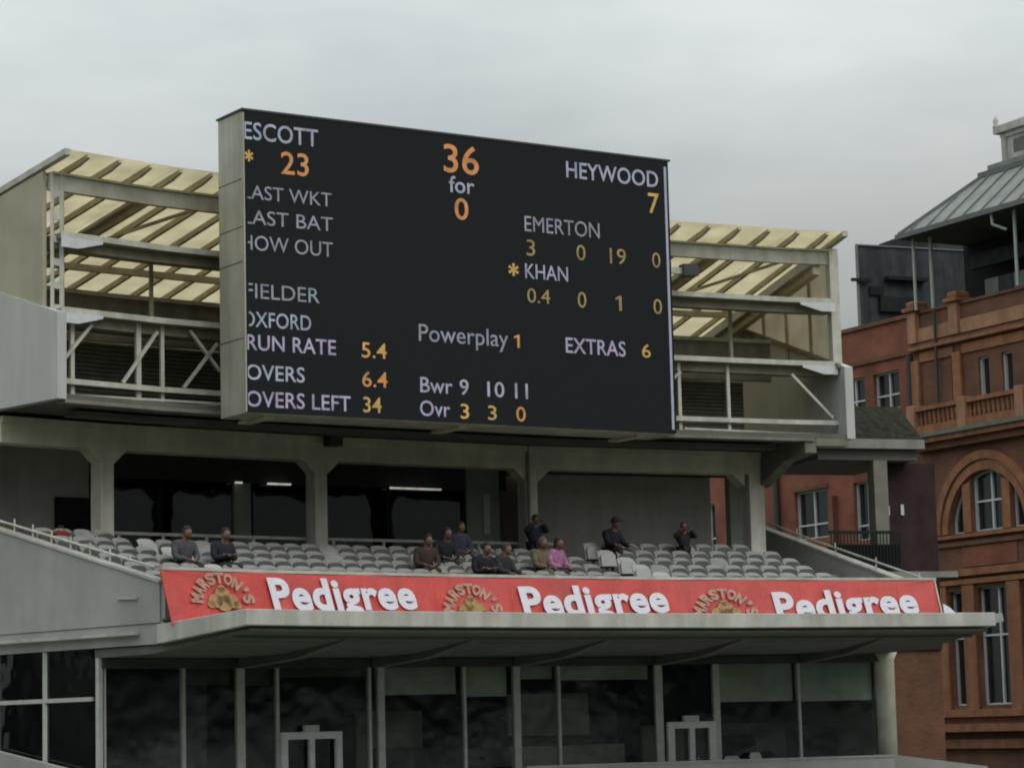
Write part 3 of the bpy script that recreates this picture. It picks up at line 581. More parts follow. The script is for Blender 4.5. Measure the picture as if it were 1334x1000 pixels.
# ------------------------------------------------------------------ BANNER
bn=thing('banner','long red advertising banner with white lettering and gold arched emblems along the tier front','banner',S(1.4,-6.6,2.4))
bt0,bt1=-.545,3.275
def bpos(t,z,off=0):   # the banner leans outwards at its foot
    r=-6.56-(3.50-z)*.34-off; return S(t,r,z)
def cloth(m):
    n=80; vs=[]
    for off in (0,-.02):
        for k in range(n+1):
            t=bt0+(bt1-bt0)*k/n; wv=.020*math.sin(k*1.7)+.022*math.sin(k*.61)+.012*math.sin(k*3.3)
            vs += [bpos(t,2.34,off+wv),bpos(t,3.5-.018*abs(math.sin(k*.31)),off+wv*.25)]
    q=(n+1)*2; fs=[]
    for k in range(n): a=k*2; fs += [(a,a+2,a+3,a+1),(q+a,q+a+1,q+a+3,q+a+2)]
    fs += [(1,3+2*(n-1),q+3+2*(n-1),q+1)]
    m.add(vs,fs)
part('cloth','red',cloth,parent=bn)
def wtext(vs,fs,fn,m,name='lettering'):
    me=bpy.data.meshes.new(name); bm=bmesh.new()
    V=[bm.verts.new((v.x,v.y,0)) for v in vs]
    for f in fs:
        try: bm.faces.new([V[i] for i in f])
        except ValueError: pass
    for k in range(0,4): pass
    for v in bm.verts:
        t,z=fn(v.co.x,v.co.y); v.co=bpos(t,z,.055)
    bmesh.ops.recalc_face_normals(bm,faces=bm.faces); bm.to_mesh(me); bm.free(); me.materials.append(M[m]); o=bpy.data.objects.new(name,me); COL.objects.link(o); put(o,bn); return o
for t0,zb0,t1,zb1 in ((-.046,2.695,.674,2.775),(1.213,2.595,1.963,2.745),(2.465,2.50,3.165,2.69)):
    vs,fs=glyphs('Pedigree',1.25)
    x0=min(v.x for v in vs); x1=max(v.x for v in vs); cap=max(v.y for v in vs)
    def fn(x,y):
        u=(x-x0)/(x1-x0); hh=.70-.05*u; return t0+(t1-t0)*u-.012*y, zb0+(zb1-zb0)*u+y/cap*hh
    wtext(vs,fs,fn,'redl')
def ring_letters(s,c,zc,R0,R1,a0,a1,sx):
    out=[];fo=[]
    n=len(s); 
    for k,ch in enumerate(s):
        vs,fs=glyphs(ch,1.9); x0=min(v.x for v in vs); x1=max(v.x for v in vs); y1=max(v.y for v in vs); y0=min(v.y for v in vs) if ch!="'" else 0
        am=a0+(a1-a0)*(k+.5)/n; da=abs(a1-a0)/n*.97*(.4 if ch=="'" else 1); b=len(out)
        for v in vs:
            u=(v.x-x0)/(x1-x0)-.5; w=(v.y-y0)/(y1-y0); a=am-u*da; R=R0+(R1-R0)*w; out.append(Vector((R*math.cos(a),R*math.sin(a))))
        fo += [tuple(i+b for i in f) for f in fs]
    return out,fo
def disc(cx,cy,r,n=14): 
    return [Vector((cx+r*math.cos(2*PI*k/n)*(1+.08*(k%2)),cy+r*math.sin(2*PI*k/n)*(1+.08*(k%2)))) for k in range(n)],[tuple(range(n))]
for c,zc in ((-.285,2.80),(.958,2.675),(2.226,2.61)):
    fn=lambda x,y: (c+x*.147,zc+y*.655)
    vs,fs=ring_letters("MARSTON'S",0,0,.66,1.05,rad(178),rad(2),1); wtext(vs,fs,fn,'gold')
    E=([],[])
    for q in (disc(-.26,.10,.22),disc(.26,.10,.22),disc(0,.30,.24),disc(0,.02,.25),disc(0,.50,.12,10),disc(-.42,-.02,.12,10),disc(.42,-.02,.12,10)):
        b=len(E[0]); E[0].extend(q[0]); E[1].extend([tuple(i+b for i in f) for f in q[1]])
    o=wtext(E[0],E[1],fn,'gold2','emblem')
part('banner_edge','steel',lambda m: m.bar(bpos(bt1+.003,2.4),bpos(bt1+.003,3.5),.03,.03),parent=bn)
def flap(m):
    P=[(.012,2.34),(.098,2.34),(.090,2.48),(.070,2.68),(.045,2.82),(.018,2.90)]; n=len(P)
    m.add([bpos(bt1+a,z,o) for o in (.02,-.01) for a,z in P],[tuple(range(n)),tuple(range(n,2*n))[::-1]]+[(k,(k+1)%n,n+(k+1)%n,n+k) for k in range(n)])
part('loose_flap','redl',flap,parent=bn)
# ------------------------------------------------------------------ PEOPLE
def skin_mesh(nodes,edges,sub=1):
    """nodes: (x,y,z,rx,ry); one connected tree -> skinned smooth mesh data"""
    me=bpy.data.meshes.new('skin'); me.from_pydata([n[:3] for n in nodes],edges,[]); o=bpy.data.objects.new('skin',me); COL.objects.link(o)
    o.modifiers.new('Skin','SKIN'); 
    lay=me.skin_vertices[0].data
    for k,n in enumerate(nodes): lay[k].radius=(n[3],n[4] if len(n)>4 else n[3]); lay[k].use_root=(k==0)
    s=o.modifiers.new('Sub','SUBSURF'); s.levels=sub; s.render_levels=sub
    dg=bpy.context.evaluated_depsgraph_get(); dg.update(); r=bpy.data.meshes.new_from_object(o.evaluated_get(dg)); bpy.data.objects.remove(o); bpy.data.meshes.remove(me); return r
def join_meshes(name,items):
    bm=bmesh.new()
    for me in items: bm.from_mesh(me)
    m=bpy.data.meshes.new(name); bm.to_mesh(m); bm.free()
    for p in m.polygons: p.use_smooth=True
    return m
def lerp(a,b,u): return tuple(x+(y-x)*u for x,y in zip(a,b))
CM={}
def cm(c,rough=.85):
    if c not in CM: CM[c]=mat('cloth_%d'%len(CM),c,rough,.28,11,bump=.5)
    return CM[c]
SKIN=mat('skin',(.17,.088,.06),.7,.08,20)
def person(key,label,coat,legs,hair,lean=0,arms='lap',stand=0,hat=None,turn=0,scale=1.1,skin=None,long_=False):
    i,t=SIT[key]; base=S(t,ROWR(i)-.02,ROWZ(i)); rp_=random.Random(key); rz=heading(t)+turn+rp_.uniform(-.28,.28); hx=rp_.uniform(-.035,.035)
    hip=(0,-.16,.52) if not stand else (0,-.32,.70)
    ly=-lean
    chest=(0,hip[1]+.03+ly*.6,hip[2]+.35); neck=(0,hip[1]-.02+ly,hip[2]+.52); hb=(hx*.5,neck[1]-.035,neck[2]+.06); hm=(hx,neck[1]-.055,neck[2]+.132); ht=(hx*1.3,neck[1]-.04,neck[2]+.21)
    nodes=[(*hip,.155,.12),(0,hip[1]+.02+ly*.3,hip[2]+.18,.15,.11),(*chest,.165,.115),(*neck,.06,.06),(*hb,.07,.075),(*hm,.082,.098),(*ht,.06,.07)]
    edges=[(0,1),(1,2),(2,3),(3,4),(4,5),(5,6)]
    sh=[];wr=[]
    tops=[]
    for s in (-1,1):
        a=(s*.20,chest[1]+.01,chest[2]+.075)
        if arms=='lap': e=(s*.25,a[1]-.10,a[2]-.27); w=(s*.10,a[1]-.33,a[2]-.31)
        elif arms=='cross': e=(s*.25,a[1]-.08,a[2]-.27); w=(-s*.06,a[1]-.26,a[2]-.20)
        elif arms=='up': e=(s*.33,a[1]-.14,a[2]-.06); w=(s*.12,a[1]-.2,a[2]+.16)
        else: e=(s*.24,a[1]-.14,a[2]-.25); w=(s*.20,a[1]-.40,a[2]-.30)
        n=len(nodes); nodes += [(*a,.075,.07),(*e,.050),(*w,.034)]; edges += [(2,n),(n,n+1),(n+1,n+2)]; tops.append((a,e,w))
    legsn=[]
    for s in (-1,1):
        if stand: k=(s*.12,hip[1]-.14,.38); f=(s*.13,hip[1]+.02,.08); toe=(s*.14,hip[1]-.16,.04)
        else: k=(s*.13,hip[1]-.44,.52); f=(s*.13,hip[1]-.42,.09); toe=(s*.14,hip[1]-.60,.04)
        h=(s*.095,hip[1]-.03,hip[2]-.02); n=len(nodes); nodes += [(*h,.085),(*k,.058),(*f,.04),(*toe,.035)]; edges += [(0,n),(n,n+1),(n+1,n+2),(n+2,n+3)]; legsn.append((h,k,f,toe))
    items=[skin_mesh(nodes,edges)]
    # hands: palm with four fingers and a thumb
    for s,(a,e,w) in zip((-1,1),tops):
        W=Vector(w); d=(W-Vector(e)).normalized(); side=d.cross(Vector((0,0,1))).normalized(); dn=Vector((0,0,-1))
        hn=[(*W,.026,.02),(*(W+d*.05),.036,.018),(*(W+d*.085),.034,.015)]; he=[(0,1),(1,2)]
        for q,ln in zip((-1.2,-.4,.4,1.2),(.065,.08,.085,.07)):
            p0=W+d*.09+side*q*.016; n=len(hn); hn += [(*p0,.010),(*(p0+d*ln*.55+dn*.01),.0085),(*(p0+d*ln*.9+dn*.035),.007)]; he += [(2,n),(n,n+1),(n+1,n+2)]
        p0=W+d*.03-side*s*.035; n=len(hn); hn += [(*p0,.011),(*(p0+d*.045-side*s*.012+dn*.012),.009)]; he += [(1,n),(n,n+1)]
        items.append(skin_mesh(hn,he,1))
    hd=MB(); H=Vector(hm)
    hd.ball(H+Vector((0,-.015,-.005)),(.078,.098,.118),12,9); hd.ball(H+Vector((0,-.118,-.012)),(.014,.022,.024),6,5)
    for s in (-1,1): hd.ball(H+Vector((s*.08,.005,-.01)),(.012,.025,.034),6,5)
    me=bpy.data.meshes.new('h'); me.from_pydata([tuple(v) for v in hd.v],[],hd.f); items.append(me)
    body=bpy.data.objects.new('person',join_meshes('person',items)); COL.objects.link(body); body.data.materials.append(skin or SKIN)
    body.location=base; body.rotation_euler=(0,0,rz); tag(body,label,'person','spectators in the upper tier'); body.scale=(scale,)*3
    def child(name,me,m):
        for p in me.polygons: p.use_smooth=True
        me.materials.append(m); o=bpy.data.objects.new(name,me); COL.objects.link(o); o.parent=body; me.name=name; return o
    g=.022
    jn=[(*hip,.165+g,.13+g),(0,hip[1]+.02+ly*.3,hip[2]+.18,.155+g,.115+g),(*chest,.17+g,.118+g),(0,neck[1]-.005,neck[2]+.005,.082,.085)]; je=[(0,1),(1,2),(2,3)]
    for (a,e,w) in tops: n=len(jn); jn += [(*a,.078+g,.075+g),(*e,.055+g),(*lerp(e,w,.93),.042+g*.6)]; je += [(2,n),(n,n+1),(n+1,n+2)]
    child('jacket',skin_mesh(jn,je),cm(coat))
    tn=[(*hip,.16+g*.6,.125+g*.6)]; te=[]
    for (h,k,f,toe) in legsn: n=len(tn); tn += [(*h,.09+g*.6),(*k,.062+g),(*lerp(k,f,.95),.048+g)]; te += [(0,n),(n,n+1),(n+1,n+2)]
    child('trousers',skin_mesh(tn,te),cm(legs))
    sh=MB()
    for (h,k,f,toe) in legsn: sh.ball((toe[0],toe[1]+.06,.05),(.05,.13,.05),8,6)
    me=bpy.data.meshes.new('shoes'); me.from_pydata([tuple(v) for v in sh.v],[],sh.f); child('shoes',me,M['cap'])
    hr=MB(); hr.ball(H+Vector((0,.016,.032)),(.096,.112,.112),14,10)
    for q in hr.v: q += Vector((rp_.uniform(-1,1),rp_.uniform(-1,1),rp_.uniform(-1,1)))*.007
    if long_:
        hr.ball(H+Vector((0,.06,-.07)),(.095,.06,.15),12,8)
    hr.v=[Vector((v.x,v.y if v.z>H.z+.045 or v.y>H.y-.03 else max(v.y,H.y-.03),v.z)) for v in hr.v]
    me=bpy.data.meshes.new('hair'); me.from_pydata([tuple(v) for v in hr.v],[],hr.f); child('hair',me,cm(hair))
    if hat:
        q=MB(); q.lathe((H.x,H.y-.01,H.z+.06),[(.0,.10),(.07,.095),(.098,.05),(.10,0),(.15,-.012),(.15,-.02),(.0,-.02)],14); me=bpy.data.meshes.new('cap'); me.from_pydata([tuple(v) for v in q.v],[],q.f); child('cap',me,cm(hat))
    return body
person('grey','person in a grey top, leftmost of the spectators in the tier',(.07,.073,.078),(.02,.02,.025),(.03,.02,.015),lean=.05)
person('navyl','person in a dark navy jacket next to the person in grey',(.012,.014,.022),(.015,.015,.02),(.02,.015,.012),arms='cross',lean=.04)
person('brown','person in a dark brown coat, leftmost of the middle cluster',(.045,.024,.018),(.03,.018,.014),(.02,.012,.01),arms='lap',lean=.04)
person('dark2','person in black behind the blue-clad spectator, hunched forward',(.010,.010,.012),(.012,.012,.015),(.02,.012,.01),lean=.12,arms='lap')
person('blue','person in a dull blue jumper seated by the concourse rail',(.035,.04,.075),(.02,.02,.03),(.03,.018,.012),arms='lap')
person('black','person in a black coat sitting just behind the banner with head down',(.008,.008,.010),(.01,.01,.012),(.012,.009,.008),lean=.10,arms='cross')
person('mixed','person in dark jacket and pale trousers leaning beside the one in black',(.02,.02,.022),(.22,.21,.22),(.05,.035,.025),lean=.02,arms='knee',turn=.35)
person('navyr','person in a dark navy coat standing with arms raised before the third column',(.012,.013,.022),(.012,.012,.018),(.02,.013,.01),arms='up',stand=1,scale=1.0)
person('khaki','person in a khaki waistcoat sitting beside the one in pink',(.16,.13,.075),(.10,.085,.06),(.10,.09,.085),arms='lap',lean=.03)
person('pink','person in a pink top with dark hair',(.42,.17,.31),(.03,.02,.035),(.025,.014,.012),arms='lap',lean=.02,long_=True)
person('big','person in a long black coat and hat leaning forward by the right aisle',(.008,.009,.011),(.010,.010,.012),(.03,.025,.02),lean=.08,arms='knee',hat=(.02,.02,.02),scale=1.12)
person('backr','person in a dark coat sitting alone at the back right of the tier',(.014,.012,.012),(.014,.013,.013),(.05,.02,.015),arms='up',stand=1,scale=.92)
bg_=thing('bag','small dark red bag left on a seat at the far left of the tier','bag',S(-.38,ROWR(0)-.1,ROWZ(0)+.46),heading(-.38),world=False)
b=MB(); b.box(-.17,.17,-.1,.1,0,.30); b.build('body',mat('red_cloth',(.20,.015,.02),.8,.2,8),bg_,.05)
b=MB(); b.tube((-.08,0,.30),(-.05,0,.40),.012,6); b.tube((-.05,0,.40),(.05,0,.40),.012,6); b.tube((.05,0,.40),(.08,0,.30),.012,6); b.build('strap','cap',bg_)
# ------------------------------------------------------------------ PAVILION: local frame, x along the flank towards us, y into the building
PA=rad(-61); PO=Vector((13.834,88.0,0))
pv=thing('pavilion','terracotta and brick pavilion with arched window, balustrade and lead-roofed terrace','pavilion',PO,PA,world=False)
def wall_mesh(name,m,outer,holes,y0,th,parent):
    """upright wall with openings: outline and holes in (x,z), front face at y0"""
    c=bpy.data.curves.new('outline','CURVE'); c.dimensions='2D'; c.fill_mode='BOTH'; c.extrude=th/2
    for poly in [outer]+holes:
        s=c.splines.new('POLY'); s.points.add(len(poly)-1); s.use_cyclic_u=True
        for p,(x,z) in zip(s.points,poly): p.co=(x,z+EYE,0,1)
    o=bpy.data.objects.new('outline',c); COL.objects.link(o); dg=bpy.context.evaluated_depsgraph_get(); me=bpy.data.meshes.new_from_object(o.evaluated_get(dg)); bpy.data.objects.remove(o); bpy.data.curves.remove(c)
    for v in me.vertices: v.co=Vector((v.co.x, y0+th/2-v.co.z, v.co.y))
    bm=bmesh.new(); bm.from_mesh(me); bmesh.ops.remove_doubles(bm,verts=bm.verts,dist=1e-4); bmesh.ops.recalc_face_normals(bm,faces=bm.faces); bm.to_mesh(me); bm.free()
    me.name=name; me.materials.clear(); me.materials.append(M[m]); o=bpy.data.objects.new(name,me); COL.objects.link(o); o.parent=parent; return o
def pbox(name,m,x0,x1,y0,y1,z0,z1,parent=pv,bevel=0):
    b=MB(); b.box(x0,x1,y0,y1,z0+EYE,z1+EYE); return b.build(name,m,parent,bevel)
def rect(x0,x1,z0,z1): return [(x0,z0),(x1,z0),(x1,z1),(x0,z1)]
def arc(cx,cz,r,a0,a1,n=20): return [(cx+r*math.cos(a0+(a1-a0)*k/n),cz+r*math.sin(a0+(a1-a0)*k/n)) for k in range(n+1)]
def window(x0,x1,z0,z1,y,parent=pv,vb=(),hb=(),fw=.09,name='window',top=None,lite=False):
    """frame with glazing bars, pane behind it; top = outline of a curved head"""
    P=top or rect(x0,x1,z0,z1); b=MB()
    n=len(P)
    for k in range(n):
        a,c=P[k],P[(k+1)%n]; b.bar((a[0],y,a[1]+EYE),(c[0],y,c[1]+EYE),.10,fw,(0,1,0))
    def zat(x):
        zs=[]
        for k in range(n):
            (ax,az),(cx_,cz_)=P[k],P[(k+1)%n]
            if (ax-x)*(cx_-x)<0: zs.append(az+(cz_-az)*(x-ax)/(cx_-ax))
        return (min(zs),max(zs)) if zs else (z0,z1)
    for x in vb:
        lo,hi=zat(x); b.box(x-.035,x+.035,y-.05,y+.03,lo+EYE,hi+EYE)
    for z in hb: b.box(x0,x1,y-.045,y+.025,z-.03+EYE,z+.03+EYE)
    f=b.build(name,'sash',parent)
    q=MB(); q.prism([(x,y+.04,z+EYE) for x,z in P],(0,.02,0)); q.build('pane','pane',f); return f
# main flank with its openings
ac,az=3.27,6.15; AR=1.95
lights=[[ (ac-.78,az),(ac+.78,az)]+arc(ac,az,AR,math.acos(.78/AR),PI-math.acos(.78/AR),10),
        [(ac-AR*.98,az),(ac-1.22,az)]+arc(ac,az,AR,PI-math.acos(1.22/AR),PI-.2,6),
        [(ac+1.22,az),(ac+AR*.98,az)]+arc(ac,az,AR,.2,math.acos(1.22/AR),6)]
lowl=[rect(2.55,4.05,.50,4.32),rect(1.10,1.78,.50,4.25),rect(4.85,6.2,.5,4.32)]
XW=16
wall_mesh('wall','brick',rect(-.9,XW,-6,9.25),lights+lowl,0,.35,pv)
UP=[rect(2.42,2.98,10.5,11.98),rect(3.62,4.18,10.5,11.98),rect(4.95,5.5,10.5,11.98),rect(6.1,6.7,10.5,11.98)]
wall_mesh('upper_wall','brick',rect(-1.05,XW,9.26,13.90),UP,.62,.35,pv)
pbox('rear_wall','brick',-1.0,XW,12,12.3,-6,13.9); pbox('return_wall','brick',-.9,-.55,.36,12,-6,9.25); pbox('upper_return','brick',-1.05,-.7,.98,12,9.26,13.9)
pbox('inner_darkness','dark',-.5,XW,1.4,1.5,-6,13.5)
f=window(ac-.78,ac+.78,az,az+AR,.22,vb=(ac+.09,),hb=(az+.98,),fw=.13,top=lights[0]); 
window(0,0,az,az+1,.22,top=lights[1]); window(0,0,az,az+1,.22,top=lights[2])
window(2.55,4.05,.5,4.32,.22,vb=(3.45,),hb=(2.75,)); window(1.10,1.78,.5,4.25,.22,hb=(2.7,)); window(4.85,6.2,.5,4.32,.22,vb=(5.5,),hb=(2.75,))
for p in UP: window(p[0][0],p[1][0],p[0][1],p[2][1],.80,fw=.16)
# arch mouldings and piers
def archm(r0,r1,y,m,name):
    b=MB(); A=arc(ac,az,r1,0,PI,28); B=arc(ac,az,r0,0,PI,28)
    for k in range(28):
        q=[A[k],A[k+1],B[k+1],B[k]]; b.add([(x,y,z+EYE) for x,z in q]+[(x,.0,z+EYE) for x,z in q],[(0,1,2,3),(0,4,5,1),(2,6,7,3)])
    return b.build(name,m,pv)
archm(1.98,2.22,-.10,'terra','arch_moulding'); archm(2.34,2.62,-.14,'terra','arch_moulding'); archm(2.225,2.335,-.05,'terral','arch_moulding')
for x in (ac-1.0,ac+1.0): pbox('arch_mullion','terra',x-.2,x+.2,-.04,.18,az,az+1.62)
for x0,x1 in ((.55,1.02),(1.86,2.47),(4.13,4.77),(6.3,6.8)): pbox('pier','terra',x0,x1,-.10,-.002,.35,4.42,bevel=.01)
for z0,z1,y in ((5.98,6.10,-.16),(5.72,5.86,-.10),(4.72,4.95,-.18),(4.45,4.62,-.12),(.12,.36,-.16),(-.9,-.6,-.2),(1.0,1.0,0)):
    if z1>z0: pbox('string_course','terra' if z0!=5.72 else 'brick',.15 if z0>0 else -.9,XW,y,-.002,z0,z1,bevel=.008)
pbox('apron_panel','brickr',1.9,4.7,-.03,-.001,5.02,5.68); pbox('low_ledge','terra',-.85,.3,-.35,-.001,.95,1.25); pbox('low_ledge','terral',-.85,.2,-.25,-.001,1.9,2.05); pbox('low_ledge','terra',-.85,XW,-.45,-.002,-.35,-.1)
# cornice and balustrade
pbox('cornice','terra',-.25,XW,-.50,.6,9.26,9.44); pbox('cornice_lead','leadd',-.32,XW,-.60,.61,9.443,9.56); pbox('cornice_bed','brick',-.1,XW,-.3,-.002,9.02,9.25)
bl=pbox('balustrade','terra',-.1,XW,-.45,-.15,9.565,9.86)
pbox('balustrade_rail','terra',-.1,XW,-.47,-.13,10.36,10.50,parent=bl)
def balus(x0,x1):
    b=MB(); x=x0
    while x<x1: b.lathe((x,-.30,9.86+EYE),[(.05,0),(.07,.03),(.05,.08),(.085,.20),(.045,.36),(.06,.44),(.06,.50)],8); x+=.24
    b.build('baluster','terra',bl)
balus(.45,2.5); balus(3.05,5.4); balus(5.95,10)
for x in (-.12,2.58,5.5): pbox('pedestal','terral',x,x+.42,-.52,-.08,9.565,10.58,parent=bl,bevel=.015)
# upper pilasters, bands, parapet piers
for x in (-1.08,1.18):
    pbox('pilaster','terra',x,x+.42,.50,.618,9.6,12.3,bevel=.01); pbox('parapet_pier','terral',x-.02,x+.44,.44,1.02,12.9,14.0,bevel=.01)
    pbox('pier_cap','terra',x-.14,x+.56,.32,1.12,14.003,14.14,bevel=.02); pbox('pier_finial','terra',x-.04,x+.46,.42,1.05,14.143,14.36,bevel=.05)
for x0,x1 in ((-.64,1.16),(1.64,XW)):
    pbox('band','terral',x0,x1,.54,.618,12.92,13.38,bevel=.006); pbox('band','terra',x0,x1,.56,.618,12.22,12.55,bevel=.006)
pbox('moulding','terra',-1.1,XW,.40,.618,12.62,12.74,bevel=.02); pbox('moulding','brick',-1.1,XW,.50,.618,12.76,12.86)
pbox('parapet_coping','brick',-.6,XW,.55,1.0,13.903,13.99)
pbox('sunk_panel','brick',-.5,1.05,.585,.618,9.7,12.1)
b=MB(); b.tube((.42,.45,9.6+EYE),(.42,.45,13.9+EYE),.05,8); b.build('drain_pipe','cap',pv)
# terrace and its roof
vr=MB()
ex0,ez,sl=-.72,16.62,.86; d=2.05
E0=[(ex0,0-.05),(XW,-.05)]; 
def rp(x,y): return (x,y,ez+EYE+sl*(y+.05))
b=MB(); b.add([rp(ex0,-.05),rp(XW,-.05),rp(XW,d),rp(ex0+d,d), (ex0,11,ez+EYE),(ex0+d,9,ez+sl*2.1+EYE)],[(0,1,2,3),(0,3,5,4)])
q=[v+Vector((0,0,-.10)) for v in b.v]; b.add(q,[(3,2,1,0),(4,5,3,0)]); b.add([b.v[0],b.v[1],q[1],q[0]],[(0,1,2,3)])
rf=b.build('roof','lead',pv)
def seams(m):
    x=-.1
    while x<8:
        y0=-.05; yt=min(d,9); xs=x
        ystart=max(-.05, -.05); 
        # seams run straight up the slope; those near the hip start at the eave and stop at the hip line
        ytop=min(d, x-ex0-.05) 
        m.bar((x,y0,ez+EYE+.03),(x,ytop,ez+EYE+sl*(ytop+.05)+.03),.05,.06); x+=.95
b=MB(); seams(b); b.build('seam','leadd',rf)
b=MB(); b.bar((ex0,-.05,ez+EYE+.03),(ex0+d,d,ez+sl*(d+.05)+EYE+.03),.14,.10); b.build('hip_roll','leadd',rf)
b=MB(); b.box(ex0,XW,-.14,-.055,ez-.14+EYE,ez+.03+EYE); b.box(ex0-.08,ex0-.003,-.14,10,ez-.14+EYE,ez+.03+EYE); b.build('gutter','leadd',rf)
pbox('roof_kerb','leadd',ex0+d-.15,XW,d-.05,d+.4,ez+1.80,ez+1.98,parent=rf); pbox('roof_kerb','lead',ex0+d+.15,XW,d+.15,d+.5,ez+1.983,ez+2.2,parent=rf)
pbox('cupola','cup',1.95,6.5,2.55,6,ez+2.2,ez+3.25); pbox('cupola_cornice','cup',1.72,6.7,2.32,6.2,ez+3.253,ez+3.5); pbox('cupola_string','sash',1.88,6.6,2.48,6.1,ez+3.10,ez+3.25)
b=MB(); b.add([(1.72,2.32,ez+3.5+EYE),(6.7,2.32,ez+3.5+EYE),(6.7,6.2,ez+3.5+EYE),(1.72,6.2,ez+3.5+EYE),(3.0,3.6,ez+4.0+EYE),(5.4,3.6,ez+4.0+EYE),(5.4,4.9,ez+4.0+EYE),(3.0,4.9,ez+4.0+EYE)],[(0,1,5,4),(1,2,6,5),(2,3,7,6),(3,0,4,7),(4,5,6,7)]); b.build('cupola_roof','lead',pv)
b=MB(); b.lathe((1.80,2.40,ez+3.5+EYE),[(.12,0),(.07,.12),(.10,.22),(.03,.36),(0,.42)],8); b.build('finial','cup',pv)
pbox('cupola_pier','cup',3.0,3.5,3.3,3.8,ez+3.9,ez+5.2); pbox('cupola_panel','leadd',2.5,3.3,2.53,2.549,ez+2.5,ez+2.95)
b=MB(); b.lathe((2.05,2.55,ez+2.2+EYE),[(.13,0),(.13,.9),(.17,1.0)],10); b.build('corner_shaft','cup',pv)
for x,y,r in ((-.42,.35,.055),(.02,.75,.07),(4.95,.35,.06),(8,.35,.06)):
    b=MB(); b.tube((x,y,13.99+EYE),(x,y,ez-.1+EYE),r,10); b.build('verandah_post','post',pv)
b=MB(); b.tube((4.15,.05,ez-.1+EYE),(4.2,.05,ez-.5+EYE),.05,8); b.tube((4.2,.05,ez-.5+EYE),(4.6,.3,ez-.72+EYE),.05,8); b.build('rain_pipe','post',pv)
pbox('terrace_wall','navy',-1.0,XW,3.0,3.2,13.9,ez+.4); pbox('terrace_soffit','dark',ex0+.2,XW,.1,3.0,ez-.12,ez+.0); pbox('terrace_beam','slate',.3,XW,2.2,2.4,15.4,15.9)
for k in range(6): pbox('terrace_panel','slate' if k%2 else 'leadd',1.9+k*.75,2.6+k*.75,1.5,1.55,13.99,14.75)
pbox('terrace_floor','dark',-.6,XW,1.0,12,13.7,13.9)
# lower brick range set back to the left
rg=thing('brick_range','red brick range with white sash windows set back between stand and pavilion','building',PO+Vector((math.cos(PA),math.sin(PA),0))*-8,PA,world=False)
wins=[rect(-5.26,-3.08,7.1,8.95),rect(-1.40,-.02,6.8,8.98),rect(.12,1.70,11.5,12.9),rect(-2.0,-.42,11.5,12.9),rect(-9.8,-8.2,7.1,8.95),rect(-12.1,-10.9,7.1,9.05),rect(-5.3,-3.2,3.0,5.5),rect(-1.4,0,3.0,5.5)]
wall_mesh('wall','brickr',rect(-18,7.2,-6,14.7),wins,4.0,.35,rg)
for w in wins: window(w[0][0],w[1][0],w[0][1],w[2][1],4.22,rg,vb=((w[0][0]+w[1][0])/2,),hb=(w[0][1]+.55,),fw=.12)
pbox('coping','brick',-18,7.2,3.9,4.4,14.703,14.85,parent=rg); pbox('string_course','brick',-18,7.2,3.9,3.998,13.35,13.5,parent=rg)
pbox('lintel','brick',-5.3,-3.0,3.94,3.998,8.97,9.12,parent=rg); pbox('dark_interior','dark',-18,7,5.5,5.6,-6,14.5,parent=rg)
for x in (-6.3,2.55): 
    b=MB(); b.tube((x,3.85,-6+EYE),(x,3.85,13.3+EYE),.13,8); b.build('soil_pipe','cap',rg)
pbox('brick_pier','brick',-2.75,-2.45,3.75,3.998,-6,8.6,parent=rg)
# slate-clad plant room above it
pt=Vector((13.30,101.0,0)); 
def atv(x,y,Y):
    dd=Vector(((x-667)/F,-(y-500)/F,1)); w=r2*dd.x+u2*dd.y+fwd*dd.z; k=Y/w.y; return Vector((0,0,EYE))+w*k
pr=thing('plant_room','dark slate-clad plant room rising behind the brick range','building',Vector((atv(1115,320,101).x,101,19)),rad(22),world=False)
zt=atv(1115,320,101).z-19
b=MB(); b.prism([(0,0,-6),(9,0,-6),(9,4,-6),(2.5,4,-6)],(0,0,zt+6)); b.build('cladding','slate',pr,.01)
b=MB(); b.box(3.35,9,.6,4,zt+.061,zt+.95); b.build('upper_block','slate',pr,.01)
b=MB(); b.prism([(-.06,-.06,zt+.002),(9.05,-.06,zt+.002),(9.05,4.05,zt+.002),(2.5,4.05,zt+.002)],(0,0,.058)); b.box(-.05,.05,-.06,-.003,-3,zt); b.build('trim','leadd',pr)
b=MB(); b.box(.5,1.1,-.10,-.004,zt-1.95,zt-1.6); b.box(1.2,3.0,-.35,-.004,zt-1.35,zt-1.2); b.box(.9,2.4,-.20,-.004,zt-2.6,zt-2.0); b.box(-.35,.5,-.2,-.1,zt-1.45,zt-1.33); b.build('louvre','navy',pr)
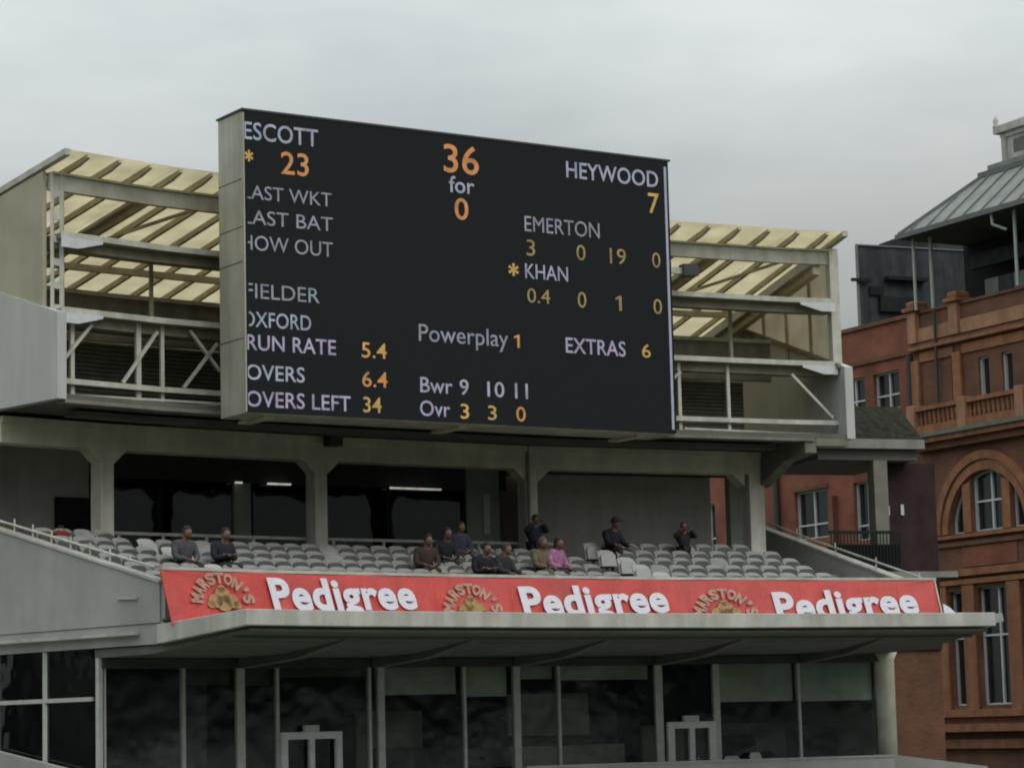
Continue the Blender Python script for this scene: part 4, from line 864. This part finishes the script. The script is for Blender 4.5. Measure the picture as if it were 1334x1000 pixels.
# flat-roofed link with slate slope, between stand and pavilion
lk=thing('link_block','grey flat-roofed link with dark slate slope between stand and pavilion','building',S(3.6,1,-EYE),heading(3.5))
def lpart(name,m,fn,bevel=0): b=MB(); fn(b); return b.build(name,m,lk,bevel)
lpart('roof_slab','tread',lambda m: slab(m,3.31,3.83,-.35,4,7.52,7.78)); lpart('roof_edge','soffit',lambda m: slab(m,3.32,3.81,-.1,4,7.22,7.50))
lpart('slate_slope','hedge',lambda m: sweep(m,[(.05,7.79),(1.6,8.95),(4,8.95),(4,7.79)],3.36,3.86))
lpart('column','conc',lambda m: post(m,3.625,-.1,2.4,7.22,.42,.4)); lpart('recess','shade',lambda m: slab(m,3.655,3.95,.6,.8,2,7.22))  # column and recess slab: shade put into their dark colours
lpart('floor_slab','tread',lambda m: slab(m,3.33,3.93,-.8,5,3.93,4.09)); 
lpart('lower_wall','brick',lambda m: slab(m,3.33,3.95,.7,.9,-6,3.93))
lpart('recess_lamp','sash',lambda m: (slab(m,3.70,3.715,.55,.59,5.75,6.0),slab(m,3.77,3.785,.55,.59,5.75,6.05)))
rl=thing('balcony_railing','dark green iron railing on the link balcony beside the stand','railing',S(3.5,-.6,4.25),heading(3.5))
b=MB(); sweep(b,[(-.62,5.14),(-.55,5.14),(-.55,5.22),(-.62,5.22)],3.32,3.67); b.build('top_rail','green',rl)
b=MB(); k=3.33
while k<3.67: b.bar(S(k,-.58,4.1),S(k,-.58,5.14),.03,.03); k+=.016
b.build('baluster','green',rl)
b=MB(); slab(b,3.32,3.67,-.52,-.48,4.11,4.85); b.build('infill_panel','navy',rl)
# ------------------------------------------------------------------ the stand opposite, behind the viewer, seen only in reflections
op=thing('opposite_stand','dark covered stands ringing the ground behind the viewer','grandstand',(10,-95,0))
def ring(name,m,prof):
    b=MB(); n=len(prof); A=[rad(48+k*6) for k in range(44)]
    vs=[Vector((8+r*math.sin(a),5+r*math.cos(a),z)) for a in A for r,z in prof]; k=len(A)
    fs=[tuple(range(n)),tuple(range((k-1)*n,k*n))[::-1]]+[(j*n+i,j*n+(i+1)%n,(j+1)*n+(i+1)%n,(j+1)*n+i) for j in range(k-1) for i in range(n)]
    b.add(vs,fs); return b.build(name,m,op)
ring('terrace','crowd',[(92,0),(92,2.5),(118,13),(118,0)])
ring('roof','soffit',[(100,18.2),(100,17.6),(119,15.6),(119,16.2)])
ring('back_wall','dark',[(118.1,0),(118.1,17),(119,17),(119,0)])
